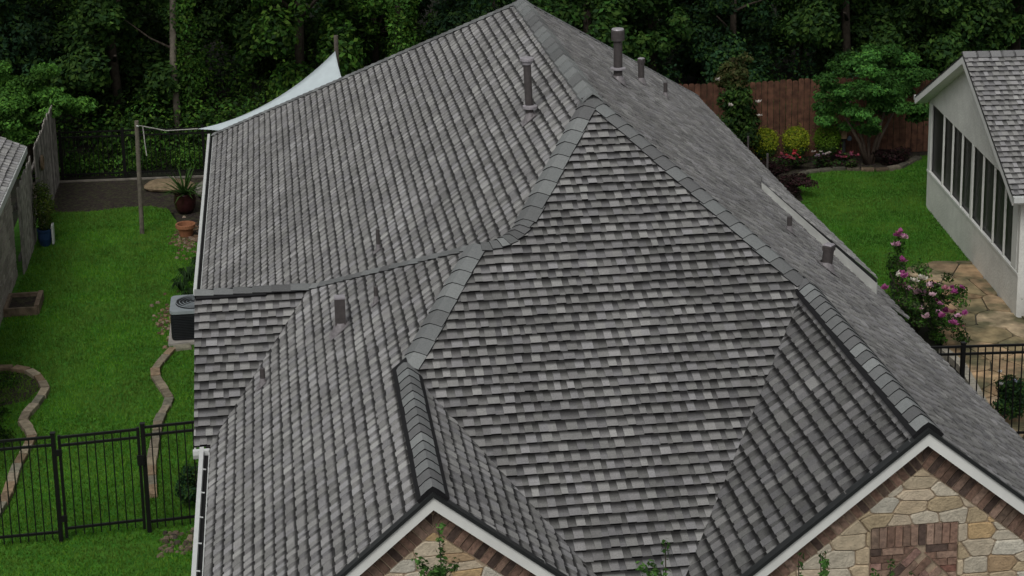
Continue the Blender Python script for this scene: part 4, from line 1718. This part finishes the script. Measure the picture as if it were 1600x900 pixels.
c1, c2, c3 = Vector((-5.55, 17.0, 2.07)), Vector((-2.52, 17.85, 3.44)), Vector((-1.6, 13.6, 2.1))


def bez(p, q, sag, u):
    mdl = (p + q) / 2 + sag
    return p * ((1 - u) ** 2) + mdl * (2 * u * (1 - u)) + q * u * u


cen = (c1 + c2 + c3) / 3
sg12 = (cen - (c1 + c2) / 2) * .22 + Vector((0, 0, -.42))
sg23 = (cen - (c2 + c3) / 2) * .35
sg13 = (cen - (c1 + c3) / 2) * .25
NU, NV = 26, 16
verts = []
for i in range(NU + 1):
    u = i / NU
    top_p = bez(c1, c2, sg12, u)
    bot_p = bez(c1, c3, sg13, u)
    for j in range(NV + 1):
        v_ = j / NV
        p = top_p.lerp(bot_p, v_)
        # pull the far end to the curved edge between c2 and c3
        q = bez(c2, c3, sg23, v_)
        lin = c2.lerp(c3, v_)
        p = p + (q - lin) * u ** 2
        p.z += .04 * math.sin(7 * v_ + 2 * u) * u * (1 - u) * 2 - .12 * math.sin(math.pi * v_) * u * (1 - u)
        verts.append(p)
faces = []
for i in range(NU):
    for j in range(NV):
        a = i * (NV + 1) + j
        faces.append((a, a + 1, a + NV + 2, a + NV + 1))
b = MB()
b.mesh_add(verts, faces)
so = b.build('cloth', M_SAIL, root, smooth=True)
mod = so.modifiers.new('t', 'SOLIDIFY')
mod.thickness = .004
b = MB()
b.tube([(-6.76, 16.38, 2.38), (-6.2, 16.65, 2.16), c1], .012, 6)
b.build('rope', M_ROPE, root)
b = MB()
b.tube([(-6.66, 16.42, 2.33), (-6.64, 16.42, 1.95), (-6.62, 16.42, 1.7)], .012, 6)
b.build('rope_tail', M_ROPE, root)

# pots, rock, tray, planter
root = thing('glazed_planter', 'tall dark red glazed planter with a spiky green plant', 'planter', (-5.95, 17.7, 0))
b = MB()
b.lathe([(0, 0), (.16, 0), (.22, .12), (.25, .3), (.22, .42), (.25, .45), (.22, .45), (.2, .4), (0, .38)], (-5.95, 17.7, 0), 18)
b.build('pot', M_GLAZE, root, smooth=True)
b = MB()
gl = random.Random(301)
for k in range(70):
    a = gl.uniform(0, 6.28)
    L = gl.uniform(.45, .8)
    el = gl.uniform(.15, 1.4)
    d = Vector((math.cos(a) * math.cos(el), math.sin(a) * math.cos(el), math.sin(el)))
    s = Vector((-math.sin(a), math.cos(a), 0)) * .018
    p0 = Vector((-5.95, 17.7, .42))
    p1 = p0 + d * L * .6
    p2 = p0 + d * L - Vector((0, 0, .12 * math.cos(el)))
    f_ = gl.uniform(.6, 1.2)
    c = (.05 * f_, .11 * f_, .025 * f_)
    b.poly([p0 - s, p0 + s, p1 + s, p1 - s], c)
    b.poly([p1 - s, p1 + s, p2], c)
b.build('blades', M_LEAF, root)
root = thing('terracotta_pot', 'empty terracotta pot on brown leaf litter beside the left gutter', 'pot', (-5.88, 15.98, 0))
b = MB()
b.lathe([(0, 0), (.12, 0), (.17, .2), (.17, .22), (.21, .22), (.21, .29), (.17, .29), (.155, .2), (.11, .06), (0, .06)], (-5.88, 15.98, .0), 20)
b.build('pot', M_TERRA, root, smooth=False)
b = MB()
b.lathe([(.15, .17), (0, .18)], (-5.88, 15.98, 0), 16)
b.build('soil', M_MULCH, root)


def rock(name, p, size, seed, label, cat, col, group=None, flat=.5):
    g_ = np.random.default_rng(seed)
    import bmesh
    bm = bmesh.new()
    bmesh.ops.create_icosphere(bm, subdivisions=2, radius=1)
    for v in bm.verts:
        n = np.array(v.co)
        k = 1 + .16 * math.sin(3 * n[0] + seed) * math.cos(2.3 * n[1] + seed * 2) + g_.uniform(-.07, .07)
        v.co = Vector((n[0] * size[0] * k, n[1] * size[1] * k, max(n[2], -.4) * size[2] * k))
    me = bpy.data.meshes.new(name)
    bm.to_mesh(me)
    bm.free()
    me.materials.append(M_PAVER)
    o = bpy.data.objects.new(name, me)
    link(o)
    o.location = p
    o.color = (*col, 1)
    if label:
        tag(o, label, cat, group)
    return o


rock('flat_rock', (-6.35, 19.55, .08), (.62, .36, .14), 3, 'large flat tan rock in the mulch bed behind the sail post', 'rock', (.20, .15, .09))
rock('garden_rock', (-5.45, 18.9, .12), (.35, .3, .25), 4, 'grey rock beside the glazed planter near the gutter', 'rock', (.16, .15, .13))
root = thing('blue_planter', 'dark blue planter with yellow green bamboo beside the weathered fence', 'planter', (-8.78, 15.95, 0))
b = MB()
b.lathe([(0, 0), (.10, 0), (.15, .16), (.15, .3), (.16, .33), (.16, .37), (.135, .37), (.13, .3), (0, .3)], (-8.79, 15.96, 0), 18)
b.build('pot', M_BLUE, root)
b = MB()
b.box((-8.64, 15.85, .05), (-8.60, 16.05, .46))
b.build('white_panel', M_PVC, root)
b = MB()
for k in range(7):
    a = k * 1.1
    b.tube([(-8.8 + .05 * math.cos(a), 16.0 + .05 * math.sin(a), .3), (-8.8 + .16 * math.cos(a), 16.1 + .2 * math.sin(a), .9)], [.012, .006], 5)
b.build('cane', mat('cane', (.10, .11, .03), .6), root)
leaf_object('foliage', [leaf_cloud([(-8.8, 16.15, .8, .25, .3, .35), (-8.82, 16.2, 1.1, .18, .2, .25), (-8.8, 16.0, .5, .2, .2, .2)], 1500, .09, [(.07, .12, .02), (.10, .14, .02), (.05, .10, .02)], 311, aspect=.25, fill=.3)], root)
root = thing('raised_planter', 'small wood framed soil bed beside the stone wall at left', 'planter', (-8.85, 12.2, 0))
for nm, p0, p1 in (('frame_board', (-9.12, 11.80, 0), (-8.5, 11.86, .16)), ('frame_board', (-9.12, 12.62, 0), (-8.56, 12.68, .16)), ('frame_board', (-8.56, 11.862, 0), (-8.47, 12.68, .18)), ('frame_board', (-9.12, 11.862, 0), (-9.06, 12.618, .16))):
    b = MB()
    b.box(p0, p1)
    b.build(nm, M_OLDWOOD, root, color=(.17, .13, .09))
b = MB()
b.box((-9.055, 11.865, 0), (-8.565, 12.615, .09))
b.build('soil', M_MULCH, root)
# concrete kerb behind the mulch bed
b = MB()
b.prism([(-9.2, 20.55, 0), (-4.5, 20.27, 0), (-4.5, 20.34, 0), (-9.2, 20.62, 0)], (0, 0, .035))
o = b.build('kerb', mat('old_concrete', (.17, .155, .13), .9, var=.35, scale=5))
o['kind'] = 'structure'
b = MB()
b.poly([(-5.75, .9, .006), (-4.2, 1.75, .006), (-4.2, -3, .006), (-7.0, -3, .006), (-6.6, -.4, .006)])
o = b.build('driveway', mat('driveway_concrete', (.34, .30, .26), .9, var=.12, scale=6))
o['kind'] = 'structure'


# litter, small stones
def pebble_field(name, spots_, material, label, cols, seed, smin, smax):
    b = MB()
    g_ = random.Random(seed)
    for (x, y) in spots_:
        s = g_.uniform(smin, smax)
        a = g_.uniform(0, 3.14)
        c = g_.choice(cols)
        f_ = g_.uniform(.7, 1.2)
        pts = []
        n = 6
        for k in range(n):
            t_ = a + 2 * math.pi * k / n
            rr_ = s * g_.uniform(.7, 1.1)
            pts.append((x + rr_ * math.cos(t_), y + rr_ * .75 * math.sin(t_)))
        h = s * g_.uniform(.4, .8)
        v = [(p[0], p[1], 0) for p in pts] + [(x + (p[0] - x) * .65, y + (p[1] - y) * .65, h) for p in pts]
        b.mesh_add(v, [(k, (k + 1) % n, n + (k + 1) % n, n + k) for k in range(n)] + [tuple(range(n, 2 * n))], (c[0] * f_, c[1] * f_, c[2] * f_))
    o = b.build(name, material)
    o['kind'] = 'stuff'
    o['label'] = label
    return o


gp = random.Random(401)
M_PEB = mat('pebbles', rough=.9, src='attr', var=.2, scale=20)
pebble_field('rubble', [(gp.uniform(-5.75, -4.7), gp.uniform(1.95, 2.65)) for _ in range(150)], M_PEB, 'loose brown stones at the foot of the fence by the house', [(.13, .10, .07), (.18, .14, .10), (.09, .07, .05), (.06, .05, .04)], 402, .03, .075)
pebble_field('leaf_litter', [(gp.gauss(-5.85, .16), gp.gauss(15.9, .5)) for _ in range(220)] + [(gp.gauss(-6.0, .12), gp.gauss(11.2, .5)) for _ in range(160)], M_PEB,
             'brown leaf litter round the terracotta pot and the air conditioner', [(.16, .10, .06), (.22, .15, .10), (.10, .06, .04), (.26, .2, .15)], 403, .025, .06)
for k, (x, y) in enumerate(((-5.75, 13.2), (-5.85, 12.6), (-5.65, 12.0), (-5.55, 13.8))):
    root = thing('border_grass', 'strappy dark green clump beside the left wall above the air conditioner', 'plant', (x, y, 0), 'strappy clumps along the left wall')
    b = MB()
    for q in range(40):
        a = gl.uniform(0, 6.28)
        L = gl.uniform(.2, .38)
        d = Vector((math.cos(a), math.sin(a), 0))
        s = Vector((-d.y, d.x, 0)) * .012
        p0 = Vector((x, y, 0))
        p1 = p0 + d * L * .5 + Vector((0, 0, .25))
        p2 = p0 + d * L + Vector((0, 0, .1))
        f_ = gl.uniform(.6, 1.2)
        c = (.028 * f_, .06 * f_, .02 * f_)
        b.poly([p0 - s, p0 + s, p1 + s, p1 - s], c)
        b.poly([p1 - s, p1 + s, p2], c)
    b.build('blades', M_LEAF, root)
root = thing('garden_bush', 'small dark bush behind the fence next to the front gutter', 'bush', (-5.25, 3.35, 0))
leaf_object('foliage', [leaf_cloud(blob_crown(-5.25, 3.35, .35, .35, .35, .35, 10, 411, .3, .5), 2200, .06, PAL_BLUE + PAL_DARK, 412, fill=.4)], root)
root = thing('bed_plant', 'low green plants inside the stone edged bed at far left', 'plant', (-8.75, 6.9, 0))
leaf_object('foliage', [leaf_cloud([(-8.8, 7.1, .05, .4, .5, .1), (-8.7, 6.2, .05, .5, .5, .12), (-8.8, 8.6, .04, .4, .4, .06)], 2600, .06, PAL_DARK + PAL_MID, 415, fill=.2)], root)


# ---------------------------------------------------------------- lawns: blades
def blades(name, poly, n, seed, label, pal, hole=None, hmin=.02, hmax=.055):
    g_ = np.random.default_rng(seed)
    P = np.array(poly)
    lo, hi = P.min(0), P.max(0)
    pts = g_.uniform(lo, hi, size=(int(n * 1.7), 2))
    ins = np.zeros(len(pts), bool)
    for i in range(len(P)):
        x1, y1 = P[i]
        x2, y2 = P[(i + 1) % len(P)]
        cond = ((y1 > pts[:, 1]) != (y2 > pts[:, 1]))
        with np.errstate(divide='ignore', invalid='ignore'):
            xi = (x2 - x1) * (pts[:, 1] - y1) / (y2 - y1) + x1
        ins ^= cond & (pts[:, 0] < xi)
    pts = pts[ins][:n]
    n = len(pts)
    h = g_.uniform(hmin, hmax, n)
    a = g_.uniform(0, 2 * np.pi, n)
    w = g_.uniform(.006, .012, n)
    ln = g_.uniform(.1, .8, n) * h
    a2 = g_.uniform(0, 2 * np.pi, n)
    z = np.zeros(n)
    v = np.stack([np.stack([pts[:, 0] - np.cos(a) * w, pts[:, 1] - np.sin(a) * w, z], 1),
                  np.stack([pts[:, 0] + np.cos(a) * w, pts[:, 1] + np.sin(a) * w, z], 1),
                  np.stack([pts[:, 0] + np.cos(a2) * ln, pts[:, 1] + np.sin(a2) * ln, h], 1)], 1).reshape(-1, 3)
    me = bpy.data.meshes.new(name)
    me.vertices.add(3 * n)
    me.vertices.foreach_set('co', v.astype(np.float32).ravel())
    me.loops.add(3 * n)
    me.loops.foreach_set('vertex_index', np.arange(3 * n, dtype=np.int32))
    me.polygons.add(n)
    me.polygons.foreach_set('loop_start', np.arange(0, 3 * n, 3, dtype=np.int32))
    me.update(calc_edges=True)
    at = me.color_attributes.new('tone', 'FLOAT_COLOR', 'CORNER')
    c = np.array(pal)[g_.integers(0, len(pal), n)] * g_.uniform(.75, 1.25, n)[:, None]
    cc = np.ones((n, 3, 4), np.float32)
    cc[:, :, :3] = c[:, None, :]
    at.data.foreach_set('color', cc.ravel())
    me.materials.append(M_BLADE)
    o = bpy.data.objects.new(name, me)
    link(o)
    o['kind'] = 'stuff'
    o['label'] = label
    return o


GRASS = [(.074, .225, .011), (.096, .25, .013), (.06, .195, .010), (.13, .255, .02)]
blades('grass', [(-9.2, -1), (-4.9, -1), (-4.9, 14.6), (-5.75, 15.6), (-6.0, 16.3), (-6.15, 17.2), (-6.35, 18.0), (-6.75, 18.3), (-7.3, 18.33), (-8.0, 18.15), (-8.6, 18.2), (-9.0, 18.3)],
       110000, 501, 'short green grass of the left lawn', GRASS)
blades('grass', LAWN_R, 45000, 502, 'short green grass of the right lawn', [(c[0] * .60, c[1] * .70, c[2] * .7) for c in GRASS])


# ---------------------------------------------------------------- shoots of young trees in front of the gables
def shoot(x, y, ztop, label, seed, twigs=5, ln=.55):
    g_ = random.Random(seed)
    root = thing('young_tree', label, 'tree', (x, y, 0))
    b = MB()
    b.tube([(x, y, 0), (x + .03, y, ztop * .5), (x, y, ztop - .5), (x + g_.uniform(-.03, .03), y, ztop)], [.03, .022, .009, .003], 6)
    vs_, cs_ = [], []
    tips = [((x, y, ztop - .55), (x, y, ztop))]
    for k in range(twigs):
        a = g_.uniform(0, 6.28)
        z0 = ztop - g_.uniform(.3, .7)
        e = (x + .22 * math.cos(a), y + .22 * math.sin(a), z0 + g_.uniform(.05, .3))
        b.tube([(x, y, z0), e], [.006, .002], 5)
        tips.append(((x, y, z0), e))
    b.build('stem', M_BARK, root)
    cl = []
    for k, (p, q) in enumerate(tips):
        p, q = Vector(p), Vector(q)
        for i in range(5):
            c = p.lerp(q, .3 + .7 * i / 4)
            cl.append((c.x, c.y, c.z, .045, .045, .05))
    leaf_object('leaves', [leaf_cloud(cl, 55 * len(tips), .048, [(.06, .15, .03), (.08, .17, .04), (.045, .11, .025)], seed, fill=.3, aspect=.5)], root)


shoot(-2.68, -8.0, 5.27, 'leafy green shoot in front of the left stone gable', 601, 6)
shoot(-.81, -8.0, 4.99, 'leafy green shoot in front of the front roof valley', 602, 5)
shoot(.34, -8.0, 4.74, 'left of two leafy shoots at the foot of the right gable rake', 603, 3)
shoot(.52, -8.05, 4.80, 'right of two leafy shoots at the foot of the right gable rake', 604, 4)
shoot(1.14, -8.0, 4.62, 'leafy shoot in front of the brick panel of the right gable', 605, 6)
